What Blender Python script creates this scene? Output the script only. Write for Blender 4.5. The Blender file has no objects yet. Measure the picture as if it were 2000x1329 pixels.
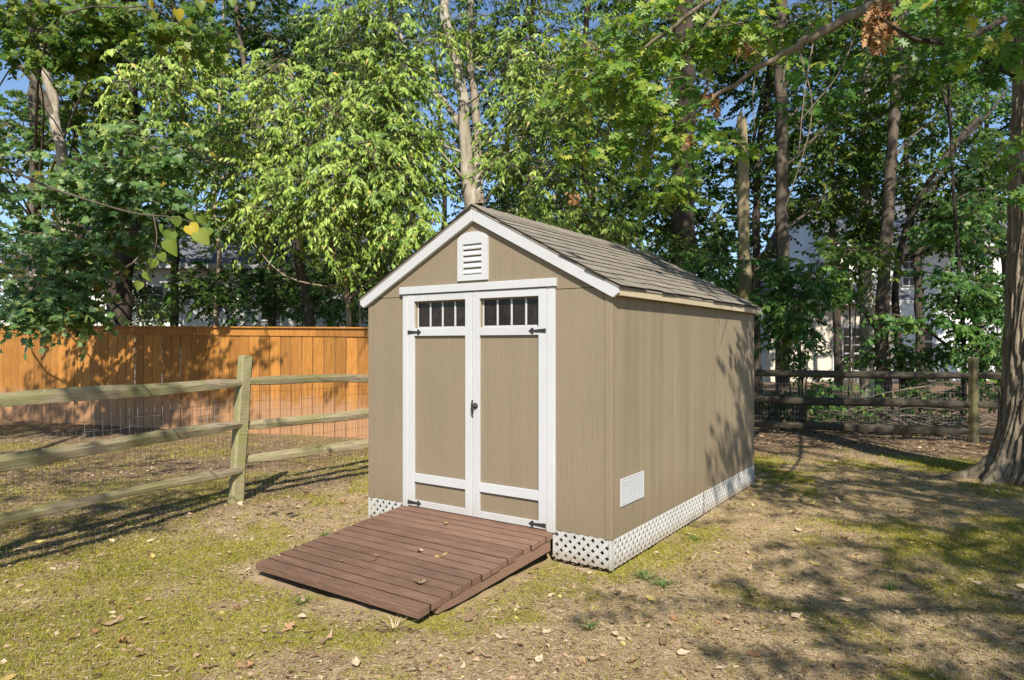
import bpy, bmesh, math, random
import numpy as np
from mathutils import Vector, Matrix

# ------------------------------------------------------------------ camera, sky, sun, exposure
scene = bpy.context.scene
COL = scene.collection
F, HY, HC = 1335.0, 671.7, 1.607            # focal length (px of a 2000 px wide frame), horizon row, eye height
cam_d = bpy.data.cameras.new('camera'); cam = bpy.data.objects.new('camera', cam_d); COL.objects.link(cam)
cam.location = (0, 0, HC); cam.rotation_euler = (math.radians(90), 0, 0)
cam_d.sensor_width = 36; cam_d.lens = 36 * F / 2000; cam_d.shift_y = (HY - 664.5) / 2000
cam_d.clip_start = 0.05; cam_d.clip_end = 2000
scene.camera = cam
SUN_EL, SUN_X = math.radians(41), 0.11
sdir = Vector((SUN_X, -1, 0)).normalized() * math.cos(SUN_EL); sdir.z = math.sin(SUN_EL)
world = bpy.data.worlds.new('World'); scene.world = world; world.use_nodes = True
wn = world.node_tree.nodes; wl = world.node_tree.links; wn.clear()
sky = wn.new('ShaderNodeTexSky'); sky.sky_type = 'NISHITA'; sky.sun_disc = False
sky.sun_elevation = SUN_EL; sky.sun_rotation = math.pi - math.atan(SUN_X)
sky.air_density = 1.0; sky.dust_density = 0.05; sky.ozone_density = 3.5
bg = wn.new('ShaderNodeBackground'); bg.inputs[1].default_value = 0.105
wo = wn.new('ShaderNodeOutputWorld'); wl.new(sky.outputs[0], bg.inputs[0]); wl.new(bg.outputs[0], wo.inputs[0])
sun_d = bpy.data.lights.new('sun', 'SUN'); sun_d.energy = 5.0; sun_d.angle = math.radians(0.55); sun_d.color = (1, 0.93, 0.82)
sun = bpy.data.objects.new('sun', sun_d); COL.objects.link(sun)
sun.rotation_euler = (-sdir).to_track_quat('-Z', 'Y').to_euler(); sun.location = (0, -20, 20)
scene.view_settings.view_transform = 'Standard'; scene.view_settings.look = 'None'
scene.view_settings.exposure = 0.58; scene.view_settings.gamma = 1.0
scene.cycles.max_bounces = 8; scene.cycles.transparent_max_bounces = 8
scene.cycles.sample_clamp_indirect = 6

R = np.random.default_rng(7); rnd = random.Random(11)

# ------------------------------------------------------------------ helpers
def W(px, py, D):
    """a point seen at (px, py) of the 2000x1329 photograph, D metres in front of the camera"""
    return np.array([(px - 1000) / F * D, D, HC - (py - HY) / F * D])
def G(px, D, z=0.0):
    return np.array([(px - 1000) / F * D, D, z])

def noise2(x, y, seed=0):
    x = np.asarray(x, float); y = np.asarray(y, float)
    xi = np.floor(x).astype(np.int64); yi = np.floor(y).astype(np.int64); xf = x - xi; yf = y - yi
    u = xf * xf * (3 - 2 * xf); v = yf * yf * (3 - 2 * yf)
    def h(a, b):
        n = (a * 374761393 + b * 668265263 + seed * 1442695041) & 0xFFFFFFFF
        n = ((n ^ (n >> 13)) * 1274126177) & 0xFFFFFFFF
        return ((n ^ (n >> 16)) & 0xFFFF) / 65535.0
    return (h(xi, yi) * (1 - u) + h(xi + 1, yi) * u) * (1 - v) + (h(xi, yi + 1) * (1 - u) + h(xi + 1, yi + 1) * u) * v
def fbm(x, y, seed=0, o=4):
    s = 0; a = 0.5; t = 0
    for i in range(o):
        s = s + a * noise2(np.asarray(x) * 2 ** i, np.asarray(y) * 2 ** i, seed + i * 17); t += a; a *= 0.5
    return s / t

def tag(o, label=None, cat=None, group=None, kind=None):
    if label: o['label'] = label
    if cat: o['category'] = cat
    if group: o['group'] = group
    if kind: o['kind'] = kind
    return o
def empty(name, loc=(0, 0, 0), rz=0, parent=None):
    o = bpy.data.objects.new(name, None); COL.objects.link(o); o.location = loc; o.rotation_euler = (0, 0, rz)
    o.empty_display_size = 0.1
    if parent: o.parent = parent
    return o
def link(name, me, mat, parent=None, smooth=False):
    if mat and not me.materials: me.materials.append(mat)
    if smooth: me.polygons.foreach_set('use_smooth', [True] * len(me.polygons))
    o = bpy.data.objects.new(name, me); COL.objects.link(o)
    if parent: o.parent = parent
    return o
def pydata(name, v, f, mat, parent=None, smooth=False):
    me = bpy.data.meshes.new(name); me.from_pydata([tuple(p) for p in v], [], f); me.update()
    return link(name, me, mat, parent, smooth)
def tri_mesh(name, V, T, attr=None):
    """numpy triangles to a mesh with an optional per-vertex float attribute v"""
    me = bpy.data.meshes.new(name)
    V = np.ascontiguousarray(V, np.float32); T = np.ascontiguousarray(T, np.int32)
    me.vertices.add(len(V)); me.vertices.foreach_set('co', V.ravel())
    me.loops.add(T.size); me.loops.foreach_set('vertex_index', T.ravel())
    me.polygons.add(len(T)); me.polygons.foreach_set('loop_start', np.arange(0, T.size, 3, dtype=np.int32))
    if attr is not None:
        a = me.attributes.new('v', 'FLOAT', 'POINT'); a.data.foreach_set('value', np.ascontiguousarray(attr, np.float32))
    me.update(calc_edges=True)
    return me
def bevel_me(name, v, f, bev=0.003):
    bm = bmesh.new(); vs = [bm.verts.new(p) for p in v]
    for q in f: bm.faces.new([vs[i] for i in q])
    bmesh.ops.recalc_face_normals(bm, faces=bm.faces)
    if bev: bmesh.ops.bevel(bm, geom=list(bm.edges), offset=bev, segments=1, affect='EDGES', profile=0.5)
    me = bpy.data.meshes.new(name); bm.to_mesh(me); bm.free()
    return me
BOXF = [(0, 1, 2, 3), (7, 6, 5, 4), (0, 4, 5, 1), (1, 5, 6, 2), (2, 6, 7, 3), (3, 7, 4, 0)]
def boxv(x0, x1, y0, y1, z0, z1):
    return [(x0, y0, z0), (x1, y0, z0), (x1, y1, z0), (x0, y1, z0), (x0, y0, z1), (x1, y0, z1), (x1, y1, z1), (x0, y1, z1)]
def box(name, x0, x1, y0, y1, z0, z1, mat, parent=None, bev=0.003):
    return link(name, bevel_me(name, boxv(x0, x1, y0, y1, z0, z1), BOXF, bev), mat, parent)
def prism(name, poly, d0, d1, mat, parent=None, bev=0.0, axis='y'):
    """2-D polygon (x,z) extruded in y from d0 to d1 (axis='y'), or (y,z) in x, or (x,y) in z"""
    n = len(poly)
    def P(a, b, d): return (a, d, b) if axis == 'y' else ((d, a, b) if axis == 'x' else (a, b, d))
    v = [P(a, b, d0) for a, b in poly] + [P(a, b, d1) for a, b in poly]
    f = [tuple(range(n)), tuple(range(2 * n - 1, n - 1, -1))] + [(i, i + n, (i + 1) % n + n, (i + 1) % n) for i in range(n)]
    return link(name, bevel_me(name, v, f, bev), mat, parent)
def tube_arr(pts, rad, n=8, jit=0.0, seed=0, cap=True):
    pts = np.asarray(pts, float); m = len(pts); rad = np.broadcast_to(np.asarray(rad, float), (m,))
    t = np.gradient(pts, axis=0); t /= np.linalg.norm(t, axis=1)[:, None] + 1e-9
    ref = np.array([0, 0, 1.0]) if abs(t[0][2]) < 0.9 else np.array([1.0, 0, 0])
    a = np.cross(t, ref); a /= np.linalg.norm(a, axis=1)[:, None] + 1e-9; b = np.cross(t, a)
    ang = np.arange(n) * 2 * math.pi / n
    rr = rad[:, None] * np.ones((m, n))
    if jit:
        rr = rr * (1 + jit * (noise2(np.arange(m)[:, None] * 0.9 + seed, ang[None, :] * 1.7 + seed * 3, seed) - 0.5) * 2)
    V = pts[:, None, :] + rr[..., None] * (np.cos(ang)[None, :, None] * a[:, None, :] + np.sin(ang)[None, :, None] * b[:, None, :])
    V = V.reshape(-1, 3)
    i = np.arange(m - 1)[:, None] * n; j = np.arange(n)[None, :]; k = (j + 1) % n
    q0 = (i + j).ravel(); q1 = (i + k).ravel(); q2 = (i + n + k).ravel(); q3 = (i + n + j).ravel()
    T = np.concatenate([np.stack([q0, q1, q2], 1), np.stack([q0, q2, q3], 1)])
    if cap:
        V = np.concatenate([V, pts[-1:]]); e = (m - 1) * n
        T = np.concatenate([T, np.stack([e + np.arange(n), e + (np.arange(n) + 1) % n, np.full(n, len(V) - 1)], 1)])
    return V, T
def merge(parts):
    Vs, Ts, o = [], [], 0
    for V, T in parts: Vs.append(V); Ts.append(T + o); o += len(V)
    return np.concatenate(Vs), np.concatenate(Ts)
def smooth_path(pts, n=24):
    """Catmull-Rom through pts"""
    p = np.asarray(pts, float); p = np.concatenate([2 * p[:1] - p[1:2], p, 2 * p[-1:] - p[-2:-1]])
    out = []; m = len(p) - 3
    for s in np.linspace(0, m - 1e-6, n):
        i = int(s); t = s - i; a, b, c, d = p[i:i + 4]
        out.append(0.5 * ((2 * b) + (c - a) * t + (2 * a - 5 * b + 4 * c - d) * t * t + (3 * b - a - 3 * c + d) * t ** 3))
    return np.array(out)

# ------------------------------------------------------------------ materials
def mat_base(name):
    m = bpy.data.materials.new(name); m.use_nodes = True; nt = m.node_tree
    return m, nt, nt.nodes['Principled BSDF'], nt.nodes['Material Output']
def nd(nt, typ, **kw):
    n = nt.nodes.new(typ)
    for k, v in kw.items(): setattr(n, k, v)
    return n
def coords(nt, scale=(1, 1, 1), src='Object'):
    tc = nd(nt, 'ShaderNodeTexCoord'); mp = nd(nt, 'ShaderNodeMapping'); mp.inputs['Scale'].default_value = scale
    nt.links.new(tc.outputs[src], mp.inputs['Vector']); return mp.outputs[0]
def noise(nt, vec, scale, detail=5, rough=0.6, dist=0):
    n = nd(nt, 'ShaderNodeTexNoise'); n.inputs['Scale'].default_value = scale; n.inputs['Detail'].default_value = detail
    n.inputs['Roughness'].default_value = rough; n.inputs['Distortion'].default_value = dist
    nt.links.new(vec, n.inputs['Vector']); return n.outputs[0]
def ramp(nt, fac, stops):
    r = nd(nt, 'ShaderNodeValToRGB'); e = r.color_ramp.elements
    while len(e) < len(stops): e.new(0.5)
    for i, (p, c) in enumerate(stops): e[i].position = p; e[i].color = (*c, 1)
    nt.links.new(fac, r.inputs[0]); return r.outputs[0]
def mix(nt, fac, a, b, mode='MIX'):
    m = nd(nt, 'ShaderNodeMix', data_type='RGBA', blend_type=mode)
    for s, val in ((0, fac), (6, a), (7, b)):
        if isinstance(val, (int, float)): m.inputs[s].default_value = val
        elif isinstance(val, tuple): m.inputs[s].default_value = (*val, 1)
        else: nt.links.new(val, m.inputs[s])
    return m.outputs[2]
def bump(nt, h, bs, strength=0.3, dist=0.01):
    b = nd(nt, 'ShaderNodeBump'); b.inputs['Strength'].default_value = strength; b.inputs['Distance'].default_value = dist
    nt.links.new(h, b.inputs['Height']); nt.links.new(b.outputs[0], bs.inputs['Normal'])
def objrand(nt, lo, hi):
    oi = nd(nt, 'ShaderNodeObjectInfo'); mr = nd(nt, 'ShaderNodeMapRange')
    mr.inputs[3].default_value = lo; mr.inputs[4].default_value = hi
    nt.links.new(oi.outputs['Random'], mr.inputs[0]); return mr.outputs[0]
def scale_col(nt, col, fac):
    v = nd(nt, 'ShaderNodeVectorMath', operation='SCALE'); nt.links.new(col, v.inputs[0]); nt.links.new(fac, v.inputs[3]); return v.outputs[0]

def soil(nt, col, z0, z1, amount, tint):
    """rain-splashed soil low on a wall: fades out unevenly between heights z0 and z1"""
    tc = nd(nt, 'ShaderNodeTexCoord'); sx = nd(nt, 'ShaderNodeSeparateXYZ'); nt.links.new(tc.outputs['Object'], sx.inputs[0])
    ad = nd(nt, 'ShaderNodeMath', operation='MULTIPLY_ADD'); nt.links.new(noise(nt, coords(nt, (9, 9, 5)), 1.5, 6, 0.7), ad.inputs[0]); ad.inputs[1].default_value = -(z1 - z0) * 1.6; nt.links.new(sx.outputs[2], ad.inputs[2])
    mr = nd(nt, 'ShaderNodeMapRange'); mr.inputs[1].default_value = z0 - (z1 - z0) * 0.8; mr.inputs[2].default_value = z1 - (z1 - z0) * 0.8; mr.inputs[3].default_value = amount; mr.inputs[4].default_value = 0
    nt.links.new(ad.outputs[0], mr.inputs[0]); return mix(nt, mr.outputs[0], col, tint)
def mat_grain(name, c1, c2, scale=(30, 30, 2), nscale=3.0, rough=0.75, bstr=0.25, bdist=0.004, vary=0.0, spec=0.3, big=0.25, src='Object', dirt=None):
    """grained surface: stretched noise between two colours, slow blotches, bump, per-object tone"""
    m, nt, bs, out = mat_base(name)
    n1 = noise(nt, coords(nt, scale, src), nscale, 6, 0.65)
    col = ramp(nt, n1, [(0.3, c1), (0.7, c2)])
    if big:
        n2 = noise(nt, coords(nt, (1, 1, 1), src), 1.7, 4)
        col = mix(nt, big, col, ramp(nt, n2, [(0.35, (0.45, 0.45, 0.45)), (0.65, (1, 1, 1))]), 'MULTIPLY')
    if vary: col = scale_col(nt, col, objrand(nt, 1 - vary, 1 + vary))
    if dirt: col = soil(nt, col, *dirt)
    nt.links.new(col, bs.inputs['Base Color'])
    bs.inputs['Roughness'].default_value = rough; bs.inputs['Specular IOR Level'].default_value = spec
    bump(nt, n1, bs, bstr, bdist); return m

def mat_leaf(name, stops, trans=0.4, rough=0.45, spec=0.35):
    """leaf: colour by the per-leaf attribute v, part of the light goes through"""
    m, nt, bs, out = mat_base(name)
    at = nd(nt, 'ShaderNodeAttribute'); at.attribute_name = 'v'
    col = ramp(nt, at.outputs['Fac'], stops)
    nt.links.new(col, bs.inputs['Base Color']); bs.inputs['Roughness'].default_value = rough
    bs.inputs['Specular IOR Level'].default_value = spec
    tr = nd(nt, 'ShaderNodeBsdfTranslucent')
    tcol = mix(nt, 1.0, col, (1.25, 1.3, 0.55), 'MULTIPLY'); nt.links.new(tcol, tr.inputs[0])
    ms = nd(nt, 'ShaderNodeMixShader'); ms.inputs[0].default_value = trans
    nt.links.new(bs.outputs[0], ms.inputs[1]); nt.links.new(tr.outputs[0], ms.inputs[2]); nt.links.new(ms.outputs[0], out.inputs[0])
    return m

M = {}
# shed siding: painted textured panel with vertical wood grain
def mat_siding(name, base, streak):
    m, nt, bs, out = mat_base(name)
    g = noise(nt, coords(nt, (55, 55, 1.6)), 2.2, 7, 0.7, 0.4)
    s = noise(nt, coords(nt, (7, 7, 0.25)), 1.4, 5, 0.6)
    fine = noise(nt, coords(nt, (260, 260, 40)), 1.0, 3, 0.6)
    blot = noise(nt, coords(nt), 1.3, 4)
    b = tuple(base); lo = tuple(c * 0.86 for c in base); hi = tuple(min(1, c * 1.10) for c in base)
    col = ramp(nt, g, [(0.25, lo), (0.6, b), (0.8, hi)])
    col = mix(nt, streak, col, ramp(nt, s, [(0.35, tuple(c * 0.72 for c in base)), (0.68, tuple(c * 1.22 for c in base))]))
    col = mix(nt, 0.22, col, ramp(nt, blot, [(0.3, (0.6, 0.6, 0.6)), (0.7, (1.0, 1.0, 1.0))]), 'MULTIPLY')
    col = soil(nt, col, 0.2, 0.55, 0.42, (0.20, 0.145, 0.09)); nt.links.new(col, bs.inputs['Base Color']); bs.inputs['Roughness'].default_value = 0.62; bs.inputs['Specular IOR Level'].default_value = 0.3
    h = mix(nt, 0.35, g, fine); bump(nt, h, bs, 0.7, 0.010); return m
M['siding'] = mat_siding('siding_front', (0.262, 0.208, 0.139), 0.12)
M['siding_side'] = mat_siding('siding_side', (0.285, 0.226, 0.147), 0.45)
M['white'] = mat_grain('white_trim', (0.47, 0.475, 0.485), (0.52, 0.525, 0.53), (60, 60, 6), 2.0, 0.55, 0.4, 0.004, 0.03, 0.3, 0.10, dirt=(0.2, 0.42, 0.30, (0.30, 0.24, 0.17)))
M['vinyl'] = mat_grain('white_lattice', (0.44, 0.435, 0.41), (0.53, 0.525, 0.50), (8, 8, 8), 3, 0.5, 0.05, 0.002, 0.04, 0.35, 0.18, dirt=(0.0, 0.10, 0.7, (0.26, 0.19, 0.115)))
M['fascia'] = mat_grain('fascia_paint', (0.46, 0.38, 0.25), (0.55, 0.46, 0.32), (20, 4, 20), 3, 0.6, 0.2, 0.003)
M['bare_wood'] = mat_grain('bare_wood', (0.27, 0.20, 0.115), (0.38, 0.29, 0.175), (40, 40, 3), 2, 0.7)
M['shingle'] = mat_grain('asphalt_shingle', (0.15, 0.128, 0.10), (0.36, 0.32, 0.265), (160, 160, 160), 2.0, 0.92, 0.6, 0.004, 0.07, 0.15, 0.2)
M['core'] = mat_grain('asphalt_core', (0.02, 0.018, 0.015), (0.04, 0.035, 0.03), (60, 60, 60), 2, 0.95, 0.3, 0.002, 0, 0.1, 0)
M['iron'] = mat_grain('black_iron', (0.018, 0.018, 0.018), (0.035, 0.034, 0.033), (60, 60, 60), 2, 0.5, 0.2, 0.002, 0, 0.4, 0)
M['ramp'] = mat_grain('ramp_stain', (0.125, 0.067, 0.044), (0.285, 0.175, 0.12), (3, 45, 45), 2.2, 0.65, 0.5, 0.005, 0.17, 0.35, 0.35)
M['ramp_edge'] = mat_grain('ramp_joint_shade_grime', (0.03, 0.017, 0.012), (0.055, 0.032, 0.022), (3, 45, 45), 2.2, 0.9, 0.4, 0.004, 0.1, 0.1, 0)  # plank joint faces: gap shade put into the dark colour, along with grime
def mat_cedar():
    m, nt, bs, out = mat_base('cedar_stain')
    n1 = noise(nt, coords(nt, (26, 26, 1.3)), 2.4, 6, 0.65, 0.6); n2 = noise(nt, coords(nt), 1.7, 4); n3 = noise(nt, coords(nt, (3, 3, 1.2)), 2.5, 3)
    col = ramp(nt, n1, [(0.28, (0.32, 0.125, 0.026)), (0.5, (0.45, 0.20, 0.046)), (0.72, (0.57, 0.29, 0.08))])
    col = mix(nt, 0.3, col, ramp(nt, n2, [(0.35, (0.5, 0.45, 0.42)), (0.65, (1, 1, 1))]), 'MULTIPLY')
    kn = ramp(nt, n3, [(0.70, (0, 0, 0)), (0.76, (0.7, 0.7, 0.7))]); col = mix(nt, kn, col, (0.20, 0.065, 0.02))
    col = scale_col(nt, col, objrand(nt, 0.66, 1.12))
    tc = nd(nt, 'ShaderNodeTexCoord'); sx = nd(nt, 'ShaderNodeSeparateXYZ'); nt.links.new(tc.outputs['Object'], sx.inputs[0])
    ad = nd(nt, 'ShaderNodeMath', operation='MULTIPLY_ADD'); nt.links.new(noise(nt, coords(nt, (4, 4, 2)), 2, 5), ad.inputs[0]); ad.inputs[1].default_value = -0.9; nt.links.new(sx.outputs[2], ad.inputs[2])
    mud = ramp(nt, ad.outputs[0], [(0.0, (0.75, 0.75, 0.75)), (0.28, (0, 0, 0))]); col = mix(nt, mud, col, (0.40, 0.235, 0.135))
    nt.links.new(col, bs.inputs['Base Color']); bs.inputs['Roughness'].default_value = 0.68; bs.inputs['Specular IOR Level'].default_value = 0.25
    bump(nt, n1, bs, 0.4, 0.006); return m
M['cedar'] = mat_cedar()
M['wire'] = mat_grain('galvanised_wire', (0.32, 0.33, 0.34), (0.45, 0.46, 0.47), (30, 30, 30), 2, 0.5, 0, 0, 0, 0.5, 0)
M['wire'].node_tree.nodes['Principled BSDF'].inputs['Metallic'].default_value = 0.4
M['rust_wire'] = mat_grain('dull_wire', (0.10, 0.09, 0.075), (0.17, 0.155, 0.13), (30, 30, 30), 2, 0.6, 0, 0, 0, 0.4, 0)
def mat_rail(name, wood, dark, green, gfac):
    m, nt, bs, out = mat_base(name)
    g = noise(nt, coords(nt, (2.2, 40, 40)), 2.0, 7, 0.7, 0.5)
    ge = noise(nt, coords(nt, (1.1, 5, 5)), 1.6, 4)
    col = ramp(nt, g, [(0.33, dark), (0.45, wood), (0.75, tuple(c * 1.25 for c in wood))])
    f = ramp(nt, ge, [(0.42, (0, 0, 0)), (0.62, (gfac, gfac, gfac))])
    col = mix(nt, f, col, green)
    spots = noise(nt, coords(nt, (1, 1, 1)), 30, 3); sp = ramp(nt, spots, [(0.66, (0, 0, 0)), (0.72, (0.7, 0.7, 0.7))])
    col = mix(nt, sp, col, (0.5, 0.52, 0.46))
    col = scale_col(nt, col, objrand(nt, 0.82, 1.12))
    nt.links.new(col, bs.inputs['Base Color']); bs.inputs['Roughness'].default_value = 0.85; bs.inputs['Specular IOR Level'].default_value = 0.2
    bump(nt, g, bs, 0.8, 0.012); return m
M['rail'] = mat_rail('weathered_rail', (0.33, 0.27, 0.185), (0.10, 0.08, 0.06), (0.22, 0.22, 0.075), 0.6)
M['post'] = mat_rail('mossy_post', (0.30, 0.26, 0.15), (0.17, 0.15, 0.08), (0.25, 0.26, 0.09), 0.75)
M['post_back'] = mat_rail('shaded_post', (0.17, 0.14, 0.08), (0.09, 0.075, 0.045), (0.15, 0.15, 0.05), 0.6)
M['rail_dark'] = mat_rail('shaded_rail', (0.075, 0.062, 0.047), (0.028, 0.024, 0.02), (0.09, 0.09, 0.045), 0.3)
def mat_bark(name, dark, light, sc=9, lichen=None, stretch=0.18):
    m, nt, bs, out = mat_base(name)
    g = noise(nt, coords(nt, (1, 1, stretch)), sc, 8, 0.72, 0.6)
    col = ramp(nt, g, [(0.33, dark), (0.52, tuple(0.5 * (a + b) for a, b in zip(dark, light))), (0.68, light)])
    if lichen:
        l = noise(nt, coords(nt), 2.3, 5); lf = ramp(nt, l, [(0.50, (0, 0, 0)), (0.62, (0.75, 0.75, 0.75))])
        col = mix(nt, lf, col, lichen)
    nt.links.new(col, bs.inputs['Base Color']); bs.inputs['Roughness'].default_value = 0.9; bs.inputs['Specular IOR Level'].default_value = 0.15
    bump(nt, g, bs, 1.0, 0.03); return m
M['bark'] = mat_bark('grey_brown_bark', (0.055, 0.042, 0.032), (0.19, 0.155, 0.12))
M['bark_dark'] = mat_bark('dark_bark', (0.028, 0.022, 0.018), (0.11, 0.088, 0.068), 11)
M['bark_pale'] = mat_bark('pale_bark', (0.20, 0.165, 0.12), (0.44, 0.385, 0.30), 7, (0.5, 0.47, 0.40))
M['bark_tan'] = mat_bark('tan_sapling_bark', (0.24, 0.18, 0.115), (0.45, 0.36, 0.25), 12)
M['bark_oak'] = mat_bark('oak_bark', (0.075, 0.058, 0.042), (0.38, 0.315, 0.225), 18, None, 0.15)
M['snag'] = mat_bark('bare_snag_wood', (0.20, 0.155, 0.085), (0.40, 0.33, 0.21), 12, (0.30, 0.27, 0.10), 0.05)
M['twig'] = mat_bark('twig', (0.14, 0.11, 0.08), (0.30, 0.25, 0.19), 14)
M['lf_hickory'] = mat_leaf('leaf_light_green', [(0, (0.07, 0.13, 0.02)), (0.35, (0.17, 0.27, 0.04)), (0.75, (0.29, 0.41, 0.065)), (0.97, (0.44, 0.52, 0.12)), (1, (0.46, 0.36, 0.10))], 0.18)
M['lf_mid'] = mat_leaf('leaf_mid_green', [(0, (0.035, 0.085, 0.014)), (0.5, (0.085, 0.17, 0.026)), (0.9, (0.19, 0.28, 0.045)), (1, (0.33, 0.30, 0.06))], 0.42)
M['lf_dark'] = mat_leaf('leaf_dark_green', [(0, (0.02, 0.055, 0.012)), (0.6, (0.05, 0.115, 0.022)), (0.93, (0.13, 0.20, 0.035)), (1, (0.27, 0.23, 0.05))], 0.38)
M['lf_maple'] = mat_leaf('leaf_blue_green', [(0, (0.055, 0.12, 0.035)), (0.5, (0.125, 0.23, 0.065)), (0.92, (0.25, 0.36, 0.12)), (1, (0.34, 0.24, 0.04))], 0.35, 0.4, 0.5)
M['lf_oak'] = mat_leaf('leaf_oak_green', [(0, (0.045, 0.14, 0.028)), (0.4, (0.10, 0.22, 0.038)), (0.8, (0.27, 0.38, 0.06)), (1, (0.48, 0.48, 0.10))], 0.45, 0.4, 0.4)
M['lf_autumn'] = mat_leaf('leaf_turning', [(0, (0.10, 0.13, 0.025)), (0.5, (0.24, 0.24, 0.05)), (0.85, (0.36, 0.26, 0.05)), (1, (0.35, 0.13, 0.03))], 0.4)
M['lf_heart'] = mat_leaf('leaf_heart_green', [(0, (0.10, 0.17, 0.04)), (0.5, (0.20, 0.29, 0.06)), (1, (0.40, 0.42, 0.09))], 0.5)
M['lf_heart_y'] = mat_leaf('leaf_heart_yellow', [(0, (0.45, 0.36, 0.03)), (1, (0.62, 0.48, 0.06))], 0.5)
M['lf_dead'] = mat_leaf('leaf_dead_brown', [(0, (0.16, 0.07, 0.03)), (0.5, (0.33, 0.17, 0.075)), (1, (0.5, 0.33, 0.18))], 0.2, 0.7, 0.15)
M['lf_fern'] = mat_leaf('leaf_bush_green', [(0, (0.04, 0.115, 0.028)), (0.5, (0.085, 0.20, 0.045)), (1, (0.22, 0.34, 0.07))], 0.4)
M['litter'] = mat_leaf('leaf_litter', [(0, (0.07, 0.042, 0.025)), (0.3, (0.20, 0.125, 0.075)), (0.62, (0.42, 0.29, 0.185)), (0.85, (0.60, 0.48, 0.32)), (0.93, (0.34, 0.165, 0.075)), (1, (0.58, 0.47, 0.16))], 0.12, 0.75, 0.15)
M['grass'] = mat_leaf('moss_and_grass', [(0, (0.13, 0.125, 0.02)), (0.45, (0.29, 0.28, 0.034)), (0.8, (0.40, 0.37, 0.055)), (1, (0.52, 0.44, 0.18))], 0.25, 0.8, 0.1)
M['straw'] = mat_leaf('dry_straw', [(0, (0.09, 0.06, 0.035)), (0.3, (0.30, 0.21, 0.125)), (0.6, (0.48, 0.37, 0.23)), (1, (0.66, 0.55, 0.38))], 0.15, 0.8, 0.1)
M['tuft'] = mat_leaf('green_grass', [(0, (0.06, 0.13, 0.03)), (1, (0.16, 0.25, 0.07))], 0.35)

# ------------------------------------------------------------------ ground
def Rfence(x, y):   # metres behind the back fence line (positive = in the wood)
    nx, ny = 0.356, 0.9345
    return (np.asarray(x) - 7.56) * nx + (np.asarray(y) - 11.2) * ny
def gz(x, y):
    x = np.asarray(x, float); y = np.asarray(y, float)
    near = np.clip((40 - np.hypot(x, y)) / 30, 0, 1)
    z = (fbm(x * 0.35, y * 0.35, 3, 3) - 0.5) * 0.07 + (fbm(x * 2.2, y * 2.2, 5, 4) - 0.5) * 0.045 + (fbm(x * 11, y * 11, 9, 3) - 0.5) * 0.026
    dpost = np.hypot(x + 2.77, y - 6.85); z = z + 0.05 * np.exp(-(dpost / 0.45) ** 2)
    droot = np.hypot(x - 5.7, y - 7.5); z = z + 0.10 * np.exp(-(droot / 1.3) ** 2)
    return z * near - 0.012
def moss_f(x, y):
    m = fbm(np.asarray(x) * 0.9 + 5, np.asarray(y) * 0.9, 21, 4) * 0.8 + fbm(np.asarray(x) * 4, np.asarray(y) * 4, 31, 3) * 0.35
    m = m + 0.07 * np.clip((-np.asarray(x)) / 3, -0.5, 1)
    return np.clip((m - 0.52) / 0.16, 0, 1)
def litter_f(x, y):
    x = np.asarray(x, float); y = np.asarray(y, float)
    f = np.clip((Rfence(x, y) + 2.9 + (fbm(x, y, 41, 3) - 0.5) * 2.6) / 1.6, 0, 1)
    # strip along the left-hand rail fence and behind it
    d = (x + 2.77) * -0.86 + (y - 6.85) * 0.51
    f = np.maximum(f, 0.75 * np.exp(-((d - 0.05) / 0.33) ** 2) * (x < 0))
    f = np.maximum(f, ((d > 0.2) & (x < 1)) * np.clip(0.25 + 1.0 * fbm(x * 1.1, y * 1.1, 77, 4), 0, 0.95))
    return f
def axis_pts(lo, hi, step, far_lo, far_hi):
    c = list(np.arange(lo, hi + step / 2, step)); s = step; v = hi
    while v < far_hi: s *= 1.22; v += s; c.append(v)
    s = step; v = lo; b = []
    while v > far_lo: s *= 1.22; v -= s; b.append(v)
    return np.array(b[::-1] + c)
gx = axis_pts(-6.5, 7.0, 0.045, -400, 400); gy = axis_pts(2.6, 10.0, 0.045, -120, 600)
X, Y = np.meshgrid(gx, gy); Z = gz(X, Y)
V = np.stack([X.ravel(), Y.ravel(), Z.ravel()], 1); nx_ = len(gx)
i, j = np.meshgrid(np.arange(nx_ - 1), np.arange(len(gy) - 1)); a0 = (j * nx_ + i).ravel()
T = np.concatenate([np.stack([a0, a0 + 1, a0 + nx_ + 1], 1), np.stack([a0, a0 + nx_ + 1, a0 + nx_], 1)])
gme = tri_mesh('ground', V, T, moss_f(V[:, 0], V[:, 1]))
at = gme.attributes.new('w', 'FLOAT', 'POINT'); at.data.foreach_set('value', litter_f(V[:, 0], V[:, 1]).astype(np.float32))
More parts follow.
